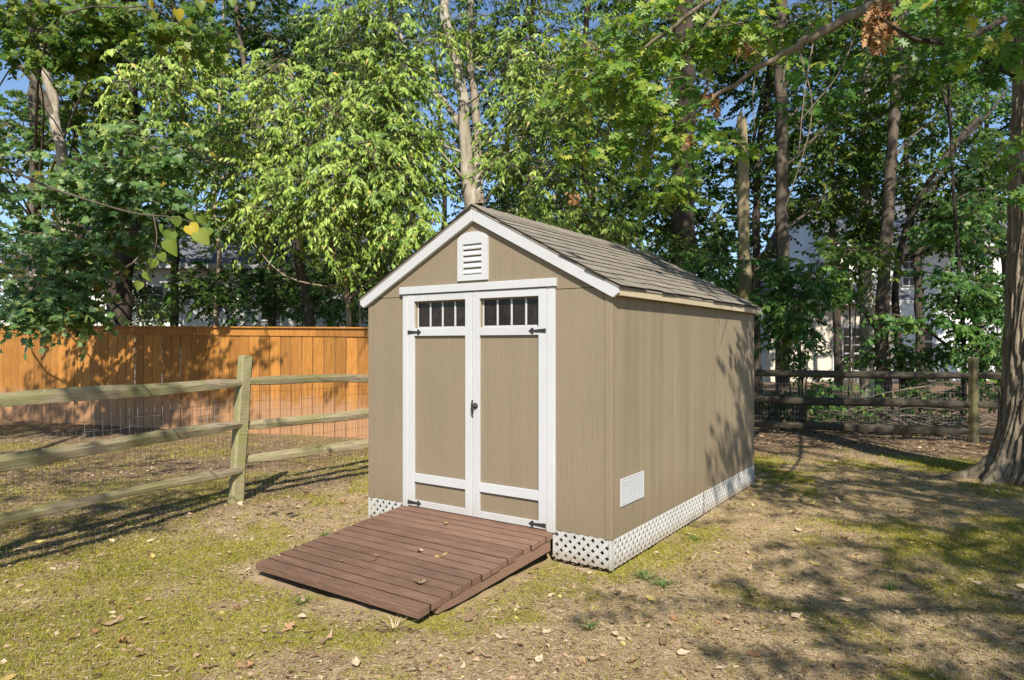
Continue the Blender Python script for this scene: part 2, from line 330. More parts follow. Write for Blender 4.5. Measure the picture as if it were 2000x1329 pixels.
def mat_ground():
    m, nt, bs, out = mat_base('yard_ground')
    a = nd(nt, 'ShaderNodeAttribute'); a.attribute_name = 'v'; b = nd(nt, 'ShaderNodeAttribute'); b.attribute_name = 'w'
    n1 = noise(nt, coords(nt), 9, 8, 0.7); n2 = noise(nt, coords(nt), 60, 6, 0.7); n3 = noise(nt, coords(nt), 1.2, 4)
    st = noise(nt, coords(nt, (1, 1, 1)), 25, 8, 0.8, 2.5)
    soil = ramp(nt, n1, [(0.3, (0.28, 0.19, 0.11)), (0.52, (0.45, 0.325, 0.20)), (0.75, (0.56, 0.44, 0.295))])
    soil = mix(nt, 0.55, soil, ramp(nt, st, [(0.35, (0.18, 0.115, 0.065)), (0.6, (0.60, 0.47, 0.31))]))
    soil = mix(nt, 0.45, soil, ramp(nt, n3, [(0.35, (0.55, 0.5, 0.46)), (0.65, (1, 1, 1))]), 'MULTIPLY')
    moss = ramp(nt, n2, [(0.3, (0.11, 0.105, 0.016)), (0.5, (0.27, 0.255, 0.04)), (0.75, (0.40, 0.36, 0.075))])
    mf = nd(nt, 'ShaderNodeMath', operation='MULTIPLY_ADD'); nt.links.new(n2, mf.inputs[0]); mf.inputs[1].default_value = 0.9; mf.inputs[2].default_value = -0.45
    mm = nd(nt, 'ShaderNodeMath', operation='ADD', use_clamp=True); nt.links.new(a.outputs['Fac'], mm.inputs[0]); nt.links.new(mf.outputs[0], mm.inputs[1])
    mk = nd(nt, 'ShaderNodeMath', operation='MULTIPLY'); nt.links.new(mm.outputs[0], mk.inputs[0]); mk.inputs[1].default_value = 0.8
    col = mix(nt, mk.outputs[0], soil, moss)
    lit = ramp(nt, st, [(0.3, (0.07, 0.045, 0.028)), (0.52, (0.20, 0.135, 0.085)), (0.72, (0.38, 0.275, 0.185))])
    col = mix(nt, b.outputs['Fac'], col, lit)
    nt.links.new(col, bs.inputs['Base Color']); bs.inputs['Roughness'].default_value = 0.95; bs.inputs['Specular IOR Level'].default_value = 0.08
    h = mix(nt, 0.5, n2, st); bump(nt, h, bs, 0.8, 0.02); return m
go = link('ground', gme, mat_ground(), None, True); tag(go, kind='structure')

# ------------------------------------------------------------------ shed
TH = math.radians(34.47)
SH = empty('garden_shed', (0.708, 4.830, 0), -TH)
tag(SH, 'tan wooden garden shed with white double doors, gable roof and lattice skirt', 'shed')
SW, SD, Z0, ZT = 2.44, 3.66, 0.217, 2.012
def shed_world(x, y, z=0.0):
    return np.array([0.708 + x * math.cos(TH) + y * math.sin(TH), 4.830 - x * math.sin(TH) + y * math.cos(TH), z])
PITCH = 0.54; XC = -SW / 2
# front wall: two panels beside the doors, gable panel above, corner boards
box('front_wall_panel', -0.462, -0.058, 0, 0.016, Z0, ZT - 0.002, M['siding'], SH, 0.002)
box('front_wall_panel', -2.384, -2.004, 0, 0.016, Z0, ZT - 0.002, M['siding'], SH, 0.002)
box('corner_board', -0.0555, -0.002, -0.006, 0.014, Z0 - 0.004, ZT + 0.004, M['siding'], SH, 0.003)
box('corner_board', -SW + 0.002, -2.3865, -0.006, 0.014, Z0 - 0.004, ZT + 0.004, M['siding'], SH, 0.003)
gp = [(-SW, ZT + 0.003), (0, ZT + 0.003), (0, 2.02), (XC, 2.02 + PITCH * SW / 2), (-SW, 2.02)]
prism('gable_panel', gp, -0.004, 0.012, M['siding'], SH)
box('wall_joint', -SW + 0.01, -0.01, 0.002, 0.014, ZT - 0.004, ZT + 0.005, M['iron'], SH, 0)
# side, rear walls; inner lining so the inside is a closed dark room
for k in range(3):      # three panels along each long side, with thin joints
    y0 = 0.0 + k * SD / 3
    box('side_wall_panel', -0.014, 0.0, y0 + (0.0 if k == 0 else 0.0012), y0 + SD / 3 - 0.0012, Z0, 2.06, M['siding_side'], SH, 0.001)
    box('side_wall_panel', -SW, -SW + 0.014, y0 + (0.0 if k == 0 else 0.0012), y0 + SD / 3 - 0.0012, Z0, 2.06, M['siding_side'], SH, 0.001)
prism('rear_wall', [(-SW + 0.014, Z0), (-0.014, Z0), (-0.014, 2.02), (XC, 2.02 + PITCH * (SW / 2 - 0.014)), (-SW + 0.014, 2.02)], SD - 0.014, SD, M['siding'], SH)
box('floor_deck', -SW + 0.016, -0.016, 0.02, SD - 0.016, Z0 - 0.02, Z0 - 0.004, M['bare_wood'], SH, 0)
# doors
DZ0, DZ1 = 0.214, 2.026
box('door_jamb', -0.531, -0.464, -0.020, 0.014, 0.198, 2.03, M['white'], SH, 0.003)
box('door_jamb', -2.000, -1.939, -0.020, 0.014, 0.198, 2.03, M['white'], SH, 0.003)
box('door_header', -2.027, -0.449, -0.036, 0.008, 2.033, 2.096, M['white'], SH, 0.003)
box('door_sill', -2.0, -0.464, -0.012, 0.03, 0.190, 0.2125, M['ramp'], SH, 0.002)
def hinge(parent, x, z, sgn):
    """strap hinge: flared strap with a spear-shaped tip; sgn = direction from knuckle to tip"""
    s = sgn
    pl = [(0, -0.017), (0.10, -0.0085), (0.108, -0.0085), (0.112, -0.021), (0.126, -0.0235), (0.135, -0.014), (0.155, 0), (0.135, 0.014), (0.126, 0.0235), (0.112, 0.021), (0.108, 0.0085), (0.10, 0.0085), (0, 0.017)]
    if s < 0: pl = pl[::-1]
    prism('hinge', [(x + s * a, z + b) for a, b in pl], -0.0265, -0.0235, M['iron'], parent)
def door(name, x0, x1, hs):
    d = empty(name, (0, 0, 0), 0, SH)
    st = 0.070
    yf, yb = -0.022, 0.0
    wm = M['white']
    box('stile', x0, x0 + st, yf, yb, DZ0, DZ1, wm, d, 0.002); box('stile', x1 - st, x1, yf, yb, DZ0, DZ1, wm, d, 0.002)
    a, b = x0 + st + 0.0006, x1 - st - 0.0006
    for z0, z1 in ((1.968, DZ1), (1.673, 1.737), (0.422, 0.496), (DZ0, 0.267)): box('rail', a, b, yf + 0.001, yb, z0, z1, wm, d, 0.002)
    box('panel', x0 + 0.02, x1 - 0.02, yb + 0.001, 0.012, 0.23, 1.70, M['siding'], d, 0)
    # window: wooden reveal, sash, four panes, three muntins
    w = empty('window', (0, 0, 0), 0, d)
    a, b, z0, z1 = x0 + st, x1 - st, 1.737, 1.968
    rv = M['bare_wood']
    def sub(n, *args): box(n, *args, w, 0.001)
    sub('reveal', a - 0.012, a - 0.0005, 0.0008, 0.06, z0, z1, rv); sub('reveal', b + 0.0005, b + 0.012, 0.0008, 0.06, z0, z1, rv)
    sub('reveal', a, b, 0.0008, 0.06, z1 + 0.0005, z1 + 0.012, rv); sub('reveal', a, b, 0.0008, 0.06, z0 - 0.012, z0 - 0.0005, rv)
    sub('sash', a, a + 0.012, 0.026, 0.036, z0, z1, wm); sub('sash', b - 0.006, b, 0.026, 0.036, z0, z1, wm)
    sub('sash', a + 0.0125, b - 0.0065, 0.026, 0.036, z0, z0 + 0.014, wm); sub('sash', a + 0.0125, b - 0.0065, 0.026, 0.036, z1 - 0.010, z1, M['siding'])
    n = 4; pw = (b - a - 0.018) / n
    for k in range(n):
        p0 = a + 0.012 + k * pw
        if k: sub('muntin', p0 - 0.0075, p0 + 0.0075, 0.024, 0.035, z0 + 0.0145, z1 - 0.0105, wm)
        box('pane', p0 + (0.008 if k else 0.001), p0 + pw - (0.008 if k < n - 1 else 0.001), 0.030, 0.033, z0 + 0.0145, z1 - 0.0105, M['glass'], w, 0)
    box('backing', a - 0.01, b + 0.01, 0.062, 0.066, z0 - 0.01, z1 + 0.01, M['dark_room'], w, 0)
    for z in (1.705, 0.243):
        hinge(d, x0 + 0.0015 if hs > 0 else x1 - 0.0015, z, hs)
    return d
def mat_glass():
    m, nt, bs, out = mat_base('dusty_window_glass')
    n = noise(nt, coords(nt), 14, 6, 0.7); n2 = noise(nt, coords(nt), 120, 3)
    col = ramp(nt, n, [(0.35, (0.010, 0.009, 0.009)), (0.6, (0.026, 0.018, 0.016)), (0.8, (0.05, 0.04, 0.036))])
    nt.links.new(col, bs.inputs['Base Color']); rr = ramp(nt, n2, [(0.3, (0.05, 0.05, 0.05)), (0.8, (0.25, 0.25, 0.25))])
    nt.links.new(rr, bs.inputs['Roughness']); bs.inputs['Specular IOR Level'].default_value = 0.3
    return m
M['glass'] = mat_glass()
M['dark_room'] = mat_grain('dark_interior', (0.03, 0.025, 0.02), (0.05, 0.04, 0.03), (5, 5, 5), 2, 0.9, 0, 0, 0, 0.1, 0)
dl = door('door', -1.9365, -1.2365, 1)
dr = door('door', -1.2325, -0.5335, -1)
# pull handle with turn lever on the right-hand door
hd = empty('handle', (0, 0, 0), 0, dr)
hx, hz = -1.198, 1.108
V_, T_ = tube_arr([(hx, -0.0225, hz), (hx, -0.030, hz), (hx, -0.034, hz), (hx, -0.052, hz), (hx, -0.056, hz)], [0.024, 0.024, 0.014, 0.013, 0.008], 14)
link('rose', tri_mesh('rose', V_, T_), M['iron'], hd, True)
V_, T_ = tube_arr([(hx - 0.012, -0.050, hz + 0.05), (hx - 0.011, -0.056, hz + 0.01), (hx - 0.008, -0.058, hz - 0.03), (hx - 0.004, -0.050, hz - 0.062)], [0.006, 0.010, 0.010, 0.005], 10)
link('lever', tri_mesh('lever', V_, T_), M['iron'], hd, True)
# rake boards, fascia, roof deck
OV, FO, BO = 0.068, 0.045, 0.05
def roof_z(x):      # underside of the roof deck
    return 2.034 + PITCH * (SW / 2 - abs(x - XC))
def rake_poly(s, off=0.0, dep=0.098):
    xe = XC + s * (SW / 2 + OV); ze = roof_z(xe)
    pts = [(XC, roof_z(XC) - off), (xe, ze - off), (xe, ze - 0.035), (xe - s * 0.045, ze - 0.066), (XC + s * 0.0, roof_z(XC) - dep)]
    return pts if s < 0 else pts[::-1]
for s in (-1, 1):
    p = rake_poly(s)
    p = [(x + (0.001 * s if abs(x - XC) < 1e-6 else 0), z) for x, z in p]
    prism('rake_board', p, -FO + 0.004, -0.0045, M['white'], SH, 0.002)
    prism('rake_board', p, SD + 0.001, SD + BO - 0.006, M['white'], SH, 0.002)
    xe = XC + s * (SW / 2 + OV); x2 = xe - s * 0.02
    box('fascia', min(xe, x2), max(xe, x2), -0.003, SD - 0.001, roof_z(xe) - 0.052, roof_z(xe) - 0.002, M['fascia'], SH, 0.002)
    xi = XC + s * (SW / 2 + 0.001)
    box('soffit', min(x2, xi), max(x2, xi) - 0.0005, 0.0, SD, roof_z(xe) - 0.012, roof_z(xe) - 0.004, M['siding'], SH, 0)
roof = empty('roof', (0, 0, 0), 0, SH)
CS = math.cos(math.atan(PITCH)); SN = math.sin(math.atan(PITCH)); SL = (SW / 2 + OV) / CS
for s in (-1, 1):
    x0, x1 = XC + s * 0.0, XC + s * (SW / 2 + OV + 0.006)
    z0, z1 = roof_z(x0) + 0.001, roof_z(x1) + 0.001
    poly = [(x0, z0), (x1, z1), (x1, z1 + 0.013), (x0, z0 + 0.013)]
    prism('roof_deck', poly if s < 0 else poly[::-1], -FO, SD + BO, M['shingle'], roof)
NC, NT = 12, 12
ex = (SL + 0.012) / NC; tw = (SD + FO + BO) / NT
sh_me = []
for k in range(6):
    r = random.Random(k); w = tw - 0.004 - r.random() * 0.006; l = ex * 1.45 + r.uniform(-0.006, 0.006); t = 0.006 + r.random() * 0.003
    j = [r.uniform(-0.008, 0.008) for _ in range(4)]
    v = [(0, j[0] * 0.2, 0), (l + j[1], 0, 0), (l + j[2], w, 0), (0, w, 0), (0, 0, t), (l + j[1], 0.001, t), (l + j[2], w, t), (0, w, t)]
    sh_me.append(bevel_me('shingle', v, BOXF, 0)); sh_me[-1].materials.append(M['shingle']); sh_me[-1].materials.append(M['core'])
    for pl_ in sh_me[-1].polygons: pl_.material_index = 0 if abs(pl_.normal.z) > 0.5 else 1
for s in (1, -1):
    for c in range(NC):
        for q in range(NT):
            o = bpy.data.objects.new('shingle', rnd.choice(sh_me)); COL.objects.link(o); o.parent = roof
            d = c * ex - ex * 0.45
            off = (0.5 if c % 2 else 0.0) * tw + rnd.uniform(-0.015, 0.015)
            yy = -FO - 0.006 + q * tw + off - (tw * 0.5 if c % 2 else 0) * 0.0
            if c % 2: yy = -FO - 0.006 + q * tw + (-tw * 0.5 if q > 0 else 0)
            yy += rnd.uniform(-0.004, 0.004) if q else 0
            d = max(d, 0.002)
            nrm = 0.0165 + 0.0015
            lift = 0.0075
            mat_x = Vector((s * CS, 0, -SN)); mat_n = Vector((s * SN, 0, CS))
            bx_ = mat_x.copy(); bn = (mat_n - mat_x * 0.048).normalized(); bx_ = (bx_ - bn * bx_.dot(bn)).normalized()
            by = bn.cross(bx_)
            if s < 0: pass
            base = Vector((XC, 0, roof_z(XC) + 0.014)) + mat_x * d + mat_n * (0.001)
            # local y must run to +Y of the shed
            mtx = Matrix((( bx_.x, 0, bn.x, base.x), (bx_.y, 1, bn.y, yy), (bx_.z, 0, bn.z, base.z), (0, 0, 0, 1)))
            tilt = rnd.uniform(-0.012, 0.012)
            o.matrix_local = mtx @ Matrix.Rotation(tilt, 4, 'Z')
for q in range(15):     # ridge caps folded over the top
    y0 = -FO - 0.008 + q * (SD + FO + BO) / 15; y1 = y0 + 0.275 * 1.15; h = roof_z(XC) + 0.030
    y1 = min(y1, SD + BO + 0.004)
    w = 0.13; v = []
    for yy, hh in ((y0, h + 0.008), (y1, h)):
        v += [(XC - w, yy, hh - w * PITCH), (XC, yy, hh + 0.004), (XC + w, yy, hh - w * PITCH), (XC + w, yy, hh - w * PITCH - 0.007), (XC, yy, hh - 0.004), (XC - w, yy, hh - w * PITCH - 0.007)]
    f = [(0, 1, 7, 6), (1, 2, 8, 7), (2, 3, 9, 8), (3, 4, 10, 9), (4, 5, 11, 10), (5, 0, 6, 11), (0, 5, 4, 1), (1, 4, 3, 2), (6, 7, 10, 11), (7, 8, 9, 10)]
    pydata('ridge_cap', v, f, M['shingle'], roof)
# gable vent
gv = empty('gable_vent', (0, 0, 0), 0, SH)
vx, vz0, vz1, vw = -1.232, 2.118, 2.512, 0.152
arc = [(vx - vw, vz0), (vx + vw, vz0), (vx + vw, vz1 - 0.068)]
arc += [(vx + vw * math.cos(t), vz1 - 0.068 + 0.068 * math.sin(t)) for t in np.linspace(0.12, math.pi - 0.12, 13)] + [(vx - vw, vz1 - 0.068)]
ow, oz0, oz1 = 0.095, vz0 + 0.047, vz0 + 0.295
bm = bmesh.new()
hole = [(vx - ow, oz0), (vx + ow, oz0), (vx + ow, oz1), (vx - ow, oz1)]
def ring_faces(outer, inner, y):
    es = []
    for loop in (outer, inner):
        vs = [bm.verts.new((a, y, b)) for a, b in loop]; es += [bm.edges.new((vs[k], vs[(k + 1) % len(vs)])) for k in range(len(vs))]
    return bmesh.ops.triangle_fill(bm, edges=es, use_beauty=True)['geom']
g = ring_faces(arc, hole, -0.026)
fs = [e for e in g if isinstance(e, bmesh.types.BMFace)]
ext = bmesh.ops.extrude_face_region(bm, geom=fs)
for v in [e for e in ext['geom'] if isinstance(e, bmesh.types.BMVert)]: v.co.y = -0.0045
bmesh.ops.recalc_face_normals(bm, faces=bm.faces)
me = bpy.data.meshes.new('vent_frame'); bm.to_mesh(me); bm.free(); link('vent_frame', me, M['white'], gv)
box('vent_back', vx - ow - 0.006, vx + ow + 0.006, -0.0044, -0.0042 + 0.0008, oz0 - 0.006, oz1 + 0.006, M['bare_wood'], gv, 0)
for k in range(5):
    zc = oz0 + 0.026 + k * 0.0495
    v = [(vx - ow + 0.001, -0.022, zc - 0.020), (vx + ow - 0.001, -0.022, zc - 0.020), (vx + ow - 0.001, -0.006, zc + 0.012), (vx - ow + 0.001, -0.006, zc + 0.012)]
    v = v + [(a, b - 0.002, c + 0.010) for a, b, c in v]
    link('slat', bevel_me('slat', v, BOXF, 0.001), M['white'], gv)
# side vent: a framed panel of louvres in three columns
sv = empty('side_vent', (0, 0, 0), 0, SH)
y0, y1, z0, z1 = 0.127, 0.534, 0.428, 0.628
box('vent_plate', 0.0005, 0.004, y0, y1, z0, z1, M['white'], sv, 0.001)
for (a, b, c, d) in ((y0, y1, z0, z0 + 0.012), (y0, y1, z1 - 0.012, z1), (y0, y0 + 0.014, z0 + 0.0125, z1 - 0.0125), (y1 - 0.014, y1, z0 + 0.0125, z1 - 0.0125)):
    box('vent_border', 0.0045, 0.010, a, b, c, d, M['white'], sv, 0.001)
cw = (y1 - y0 - 0.032) / 3
for c in range(3):
    ya = y0 + 0.016 + c * cw
    for k in range(13):
        zc = z0 + 0.018 + k * 0.0132
        v = [(0.0042, ya + 0.003, zc), (0.0042, ya + cw - 0.003, zc), (0.0105, ya + cw - 0.003, zc - 0.003), (0.0105, ya + 0.003, zc - 0.003)]
        v += [(p, q_, r_ + 0.0085 - (0.002 if p > 0.008 else 0)) for p, q_, r_ in v]
        pydata('louver', v, BOXF, M['white'], sv)
# lattice skirt: every lath clipped to its panel
def clip_rect(poly, a0, a1, b0, b1):
    def cl(ps, f):
        o = []
        for i in range(len(ps)):
            p, q = ps[i], ps[(i + 1) % len(ps)]; fp, fq = f(p), f(q)
            if fp >= 0: o.append(p)
            if fp * fq < 0: t = fp / (fp - fq); o.append((p[0] + t * (q[0] - p[0]), p[1] + t * (q[1] - p[1])))
        return o
    for f in (lambda p: p[0] - a0, lambda p: a1 - p[0], lambda p: p[1] - b0, lambda p: b1 - p[1]):
        poly = cl(poly, f)
        if len(poly) < 3: return []
    return poly
def lattice(a0, a1, b0, b1, axis, d, pitch=0.075, wd=0.0295):
    L = empty('lattice_panel', (0, 0, 0), 0, SH); h = wd / math.sqrt(2) ; H = 1.2
    for s, dd in ((1, 0.0), (-1, 0.005)):
        c = a0 - (b1 - b0) - 0.1
        k0 = int((a0 - (b1 - b0)) / pitch) - 2; k1 = int((a1 + (b1 - b0)) / pitch) + 2
        for k in range(k0, k1):
            c = k * pitch + rnd.uniform(-0.001, 0.001)
            if s > 0: poly = [(c - h, b0), (c + h, b0), (c + h + (b1 - b0), b1), (c - h + (b1 - b0), b1)]
            else: poly = [(c - h, b1), (c - h + (b1 - b0), b0), (c + h + (b1 - b0), b0), (c + h, b1)]
            poly = clip_rect(poly, a0, a1, b0, b1)
            if len(poly) < 3: continue
            area = 0.5 * abs(sum(poly[i][0] * poly[(i + 1) % len(poly)][1] - poly[(i + 1) % len(poly)][0] * poly[i][1] for i in range(len(poly))))
            if area < 2e-4: continue
            prism('lath', poly, d + dd * (1 if axis == 'y' else -1), d + (dd + 0.005) * (1 if axis == 'y' else -1), M['vinyl'], L, 0, axis)
    return L
LZ0, LZ1 = 0.006, Z0 + 0.0
l1 = lattice(-0.470, -0.012, LZ0, LZ1, 'y', 0.001)
l2 = lattice(-SW + 0.012, -2.02, LZ0, LZ1, 'y', 0.001)
l3 = lattice(0.022, SD - 0.03, LZ0, LZ1, 'x', -0.001)
box('edge_strip', -0.024, -0.001, -0.004, 0.0005, 0.0, Z0 - 0.006, M['vinyl'], l1, 0.001)
box('edge_strip', -0.487, -0.468, -0.004, 0.0005, 0.02, Z0 - 0.001, M['vinyl'], l1, 0.001)
box('edge_strip', -SW + 0.001, -SW + 0.02, -0.004, 0.0005, 0.0, Z0 - 0.001, M['vinyl'], l2, 0.001)
box('edge_strip', -0.0005, 0.003, 0.0008, 0.024, 0.0, Z0 - 0.006, M['vinyl'], l3, 0.001)
box('edge_strip', -0.0005, 0.003, SD - 0.032, SD - 0.006, 0.0, Z0 - 0.001, M['vinyl'], l3, 0.001)
box('edge_strip', -0.0005, 0.003, 1.93, 1.937, 0.012, Z0 - 0.001, M['rail_dark'], l3, 0)
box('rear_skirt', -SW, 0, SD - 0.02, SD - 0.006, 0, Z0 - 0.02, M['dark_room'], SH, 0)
box('floor_joist', -SW + 0.03, -0.05, 0.06, 0.10, 0.11, Z0 - 0.022, M['bare_wood'], SH, 0.002)
for k in range(8): box('floor_joist', -0.10, -0.06, 0.12 + k * 0.45, 0.16 + k * 0.45, 0.10, Z0 - 0.022, M['bare_wood'], SH, 0.002)

# ------------------------------------------------------------------ ramp
RP = empty('wooden_ramp', tuple(shed_world(-1.2535, -0.004)), -TH)
tag(RP, 'low reddish brown plank ramp leading up to the white shed doors', 'ramp')
RW, RL, NB = 0.762, 1.468, 15
zt, zl = 0.196, 0.082
sl = math.atan2(zt - zl, RL)
bp = RL / NB
for k in range(NB):
    y1 = -k * bp - 0.0; y0 = y1 - bp + 0.0045
    e = rnd.uniform(-0.004, 0.004); th_ = 0.042 if k < NB - 1 else 0.05
    def zz(y): return zt + (zt - zl) / RL * y
    w0, w1 = -RW + rnd.uniform(-0.006, 0.006), RW + rnd.uniform(-0.008, 0.006)
    v = [(w0, y0, zz(y0) - th_), (w1, y0, zz(y0) - th_), (w1, y1, zz(y1) - th_), (w0, y1, zz(y1) - th_),
         (w0, y0, zz(y0) + e * 0.3), (w1, y0, zz(y0) + e * 0.3), (w1, y1, zz(y1) + e * 0.3), (w0, y1, zz(y1) + e * 0.3)]
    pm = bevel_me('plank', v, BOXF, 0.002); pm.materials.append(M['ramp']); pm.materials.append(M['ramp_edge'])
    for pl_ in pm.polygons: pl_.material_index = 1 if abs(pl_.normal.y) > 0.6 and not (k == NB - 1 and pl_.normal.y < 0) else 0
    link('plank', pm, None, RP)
for x in (-RW + 0.03, -0.02, RW - 0.045):
    poly = [(-1.30, zz(-1.30) - 0.044), (-0.012, zz(-0.012) - 0.044), (-0.012, zz(0) - 0.135), (-1.05, zz(-1.05) - 0.125), (-1.30, zz(-1.3) - 0.10)]
    poly = [(a, max(b, 0.008)) for a, b in poly]
    prism('stringer', poly, x, x + 0.038, M['ramp'], RP, 0.003, 'x')

# ------------------------------------------------------------------ rough rails, posts, wire
def rough_beam(name, A, B, hw, hh, mat, parent, seed, taper=0.0, sag=0.0, rings=22, n=10, round_=0.0):
    """a split rail: uneven wedge-like section along its length; local X runs along the rail"""
    A = Vector(A); B = Vector(B); d = (B - A); L = d.length
    q = d.to_track_quat('X', 'Z'); v = []; r = random.Random(seed)
    base = []
    if round_:
        for k in range(n):
            t = 2 * math.pi * (k + 0.5) / n; c, s = math.cos(t), math.sin(t); p = 5.0 - 3.0 * round_
            m = (abs(c) ** p + abs(s) ** p) ** (-1 / p)
            base.append((c * m * (1 + r.uniform(-0.10, 0.10)), s * m * (1 + r.uniform(-0.10, 0.10))))
    else:       # split wedge: broad weathered upper face, undercut lower face
        cr = [(-0.95, 0.25), (-0.45, 1.0), (0.35, 0.92), (0.95, 0.55), (0.9, -0.35), (0.15, -1.0), (-0.75, -0.75)]
        cr = [(a + r.uniform(-0.12, 0.12), b + r.uniform(-0.12, 0.12)) for a, b in cr][::-1]; n = 14
        for k in range(7):
            a, b = cr[k], cr[(k + 1) % 7]; base += [a, ((a[0] + b[0]) / 2, (a[1] + b[1]) / 2)]
    for i in range(rings):
        u = i / (rings - 1); en = 1 - taper * (max(0, 1 - u * 12) + max(0, 1 - (1 - u) * 12))
        oy = (noise2(u * 3 + seed, 0.5, seed) - 0.5) * hw * 0.9; oz = (noise2(u * 3, 7.5 + seed, seed) - 0.5) * hh * 0.7 - sag * math.sin(u * math.pi)
        sw = 1 + (noise2(u * 4, 3.3, seed + 2) - 0.5) * 0.3; shh = 1 + (noise2(u * 4, 9.3, seed + 4) - 0.5) * 0.3
        for k in range(n):
            j = 1 + (noise2(u * 14, k * 1.9, seed + 8) - 0.5) * 0.16
            v.append((u * L, oy + base[k][0] * hw * sw * j * en, oz + base[k][1] * hh * shh * j * en))
    f = []
    for i in range(rings - 1):
        for k in range(n): f.append((i * n + k, i * n + (k + 1) % n, (i + 1) * n + (k + 1) % n, (i + 1) * n + k))
    f += [tuple(range(n - 1, -1, -1)), tuple((rings - 1) * n + k for k in range(n))]
    o = pydata(name, v, f, mat, parent, False)
    o.location = A; o.rotation_mode = 'QUATERNION'; o.rotation_quaternion = q
    return o
def split_post(name, base, h, hw, hd, lean, rz, mat, parent, holes, seed):
    """a post with a chamfered top; slightly uneven faces"""
    v = []; rings = [(-0.1, 1.08), (0.0, 1.05), (0.25 * h, 1.0), (0.5 * h, 1.0), (0.75 * h, 0.97), (h - 0.05, 0.95), (h - 0.008, 0.90), (h, 0.62)]
    r = random.Random(seed); sec = [(-1, -0.72), (-0.72, -1), (0.72, -1), (1, -0.72), (1, 0.72), (0.72, 1), (-0.72, 1), (-1, 0.72)]
    for z, s in rings:
        for a, b in sec: v.append((a * hw * s + r.uniform(-0.004, 0.004), b * hd * s + r.uniform(-0.004, 0.004), z))
    f = []
    n = 8
    for i in range(len(rings) - 1):
        for k in range(n): f.append((i * n + k, i * n + (k + 1) % n, (i + 1) * n + (k + 1) % n, (i + 1) * n + k))
    f += [tuple((len(rings) - 1) * n + k for k in range(n))]
    p = pydata(name, v, f, mat, parent); p.location = base; p.rotation_euler = (lean[1], lean[0], rz)
    p.rotation_mode = 'XYZ'
    return p
def wire_grid(name, A, B, z0, z1, mat, parent, sx=0.052, sz=0.10, r=0.0013, wave=0.01, seed=0):
    A = np.array(A[:2]); B = np.array(B[:2]); L = np.linalg.norm(B - A); d = (B - A) / L; nrm = np.array([-d[1], d[0]])
    parts = []
    def pt(u, z):
        w = wave * (noise2(u * 1.3 + seed, z * 2.0, seed) - 0.5) * 4; p = A + d * u + nrm * w
        return (p[0], p[1], z + gz(p[0], p[1]))
    for u in np.arange(0.02, L, sx): parts.append(tube_arr([pt(u, z) for z in np.linspace(z0, z1, 5)], r, 3, cap=False))
    for z in np.arange(z0 + 0.01, z1, sz): parts.append(tube_arr([pt(u, z) for u in np.linspace(0.02, L, 14)], r, 3, cap=False))
    V_, T_ = merge(parts); o = link(name, tri_mesh(name, V_, T_), mat, parent); tag(o, kind='stuff'); return o

# left-hand rail fence, running past the shed
LF = empty('split_rail_fence', (0, 0, 0)); tag(LF, 'weathered three-rail split rail fence with wire mesh, left of the shed', 'fence')
P0 = np.array([-2.77, 6.85]); Pl = np.array([-3.86, 4.05]); Pl2 = np.array([-4.95, 1.25]); Pr = np.array([-0.93, 9.22]); Pr2 = np.array([0.95, 11.65])
ll = math.atan2(*(P0 - Pl)[::-1]); lr = math.atan2(*(Pr - P0)[::-1])
for i, (p, h, hw, ln) in enumerate(((P0, 1.47, 0.064, (0.065, 0.02)), (Pl, 1.45, 0.066, (0.02, 0)), (Pr, 1.4, 0.066, (0.01, 0)))):
    split_post('post', (p[0], p[1], float(gz(p[0], p[1]))), h, hw, 0.052, ln, lr, M['post'], LF, None, 5 + i)
def P3(p, z): return (p[0], p[1], z)
for i, (zA, zB) in enumerate(((1.20, 1.225), (0.77, 0.80), (0.40, 0.345))):
    rough_beam('rail', P3(Pl + (0.02, 0.1), zA), P3(P0 + (0.045 + (0.03 if i == 0 else 0), 0.0), zB), 0.046, (0.056, 0.053, 0.043)[i], M['rail'], LF, 20 + i, 0.45)
    rough_beam('rail', P3(Pl2, zA), P3(Pl, zA), 0.048, 0.062, M['rail'], LF, 30 + i, 0.35)
for i, (zA, zB) in enumerate(((1.222, 1.165), (0.785, 0.755), (0.435, 0.40))):
    rough_beam('rail', P3(P0 + (0.10 - 0.03 * i, 0.06), zA), P3(Pr, zB), 0.042, 0.050, M['rail'], LF, 40 + i, 0.25)
    rough_beam('rail', P3(Pr, zB), P3(Pr2, zB), 0.045, 0.055, M['rail'], LF, 50 + i, 0.25)
off = np.array([-0.06, 0.05])
wire_grid('wire_mesh', Pl + off - (P0 - Pl) * 0.4, P0 + off, 0.0, 1.03, M['rust_wire'], LF, seed=3)
wire_grid('wire_mesh', P0 + off, Pr + off, 0.0, 1.15, M['rust_wire'], LF, seed=5)
pa = W(170, 800, 5.65)[:2]; pb = W(438, 780, 6.6)[:2]
o_ = wire_grid('wire_patch', pa + off * 1.5, pb + off * 1.3, 0.80, 1.06, M['wire'], LF, 0.07, 0.085, 0.0017, 0.03, 9)

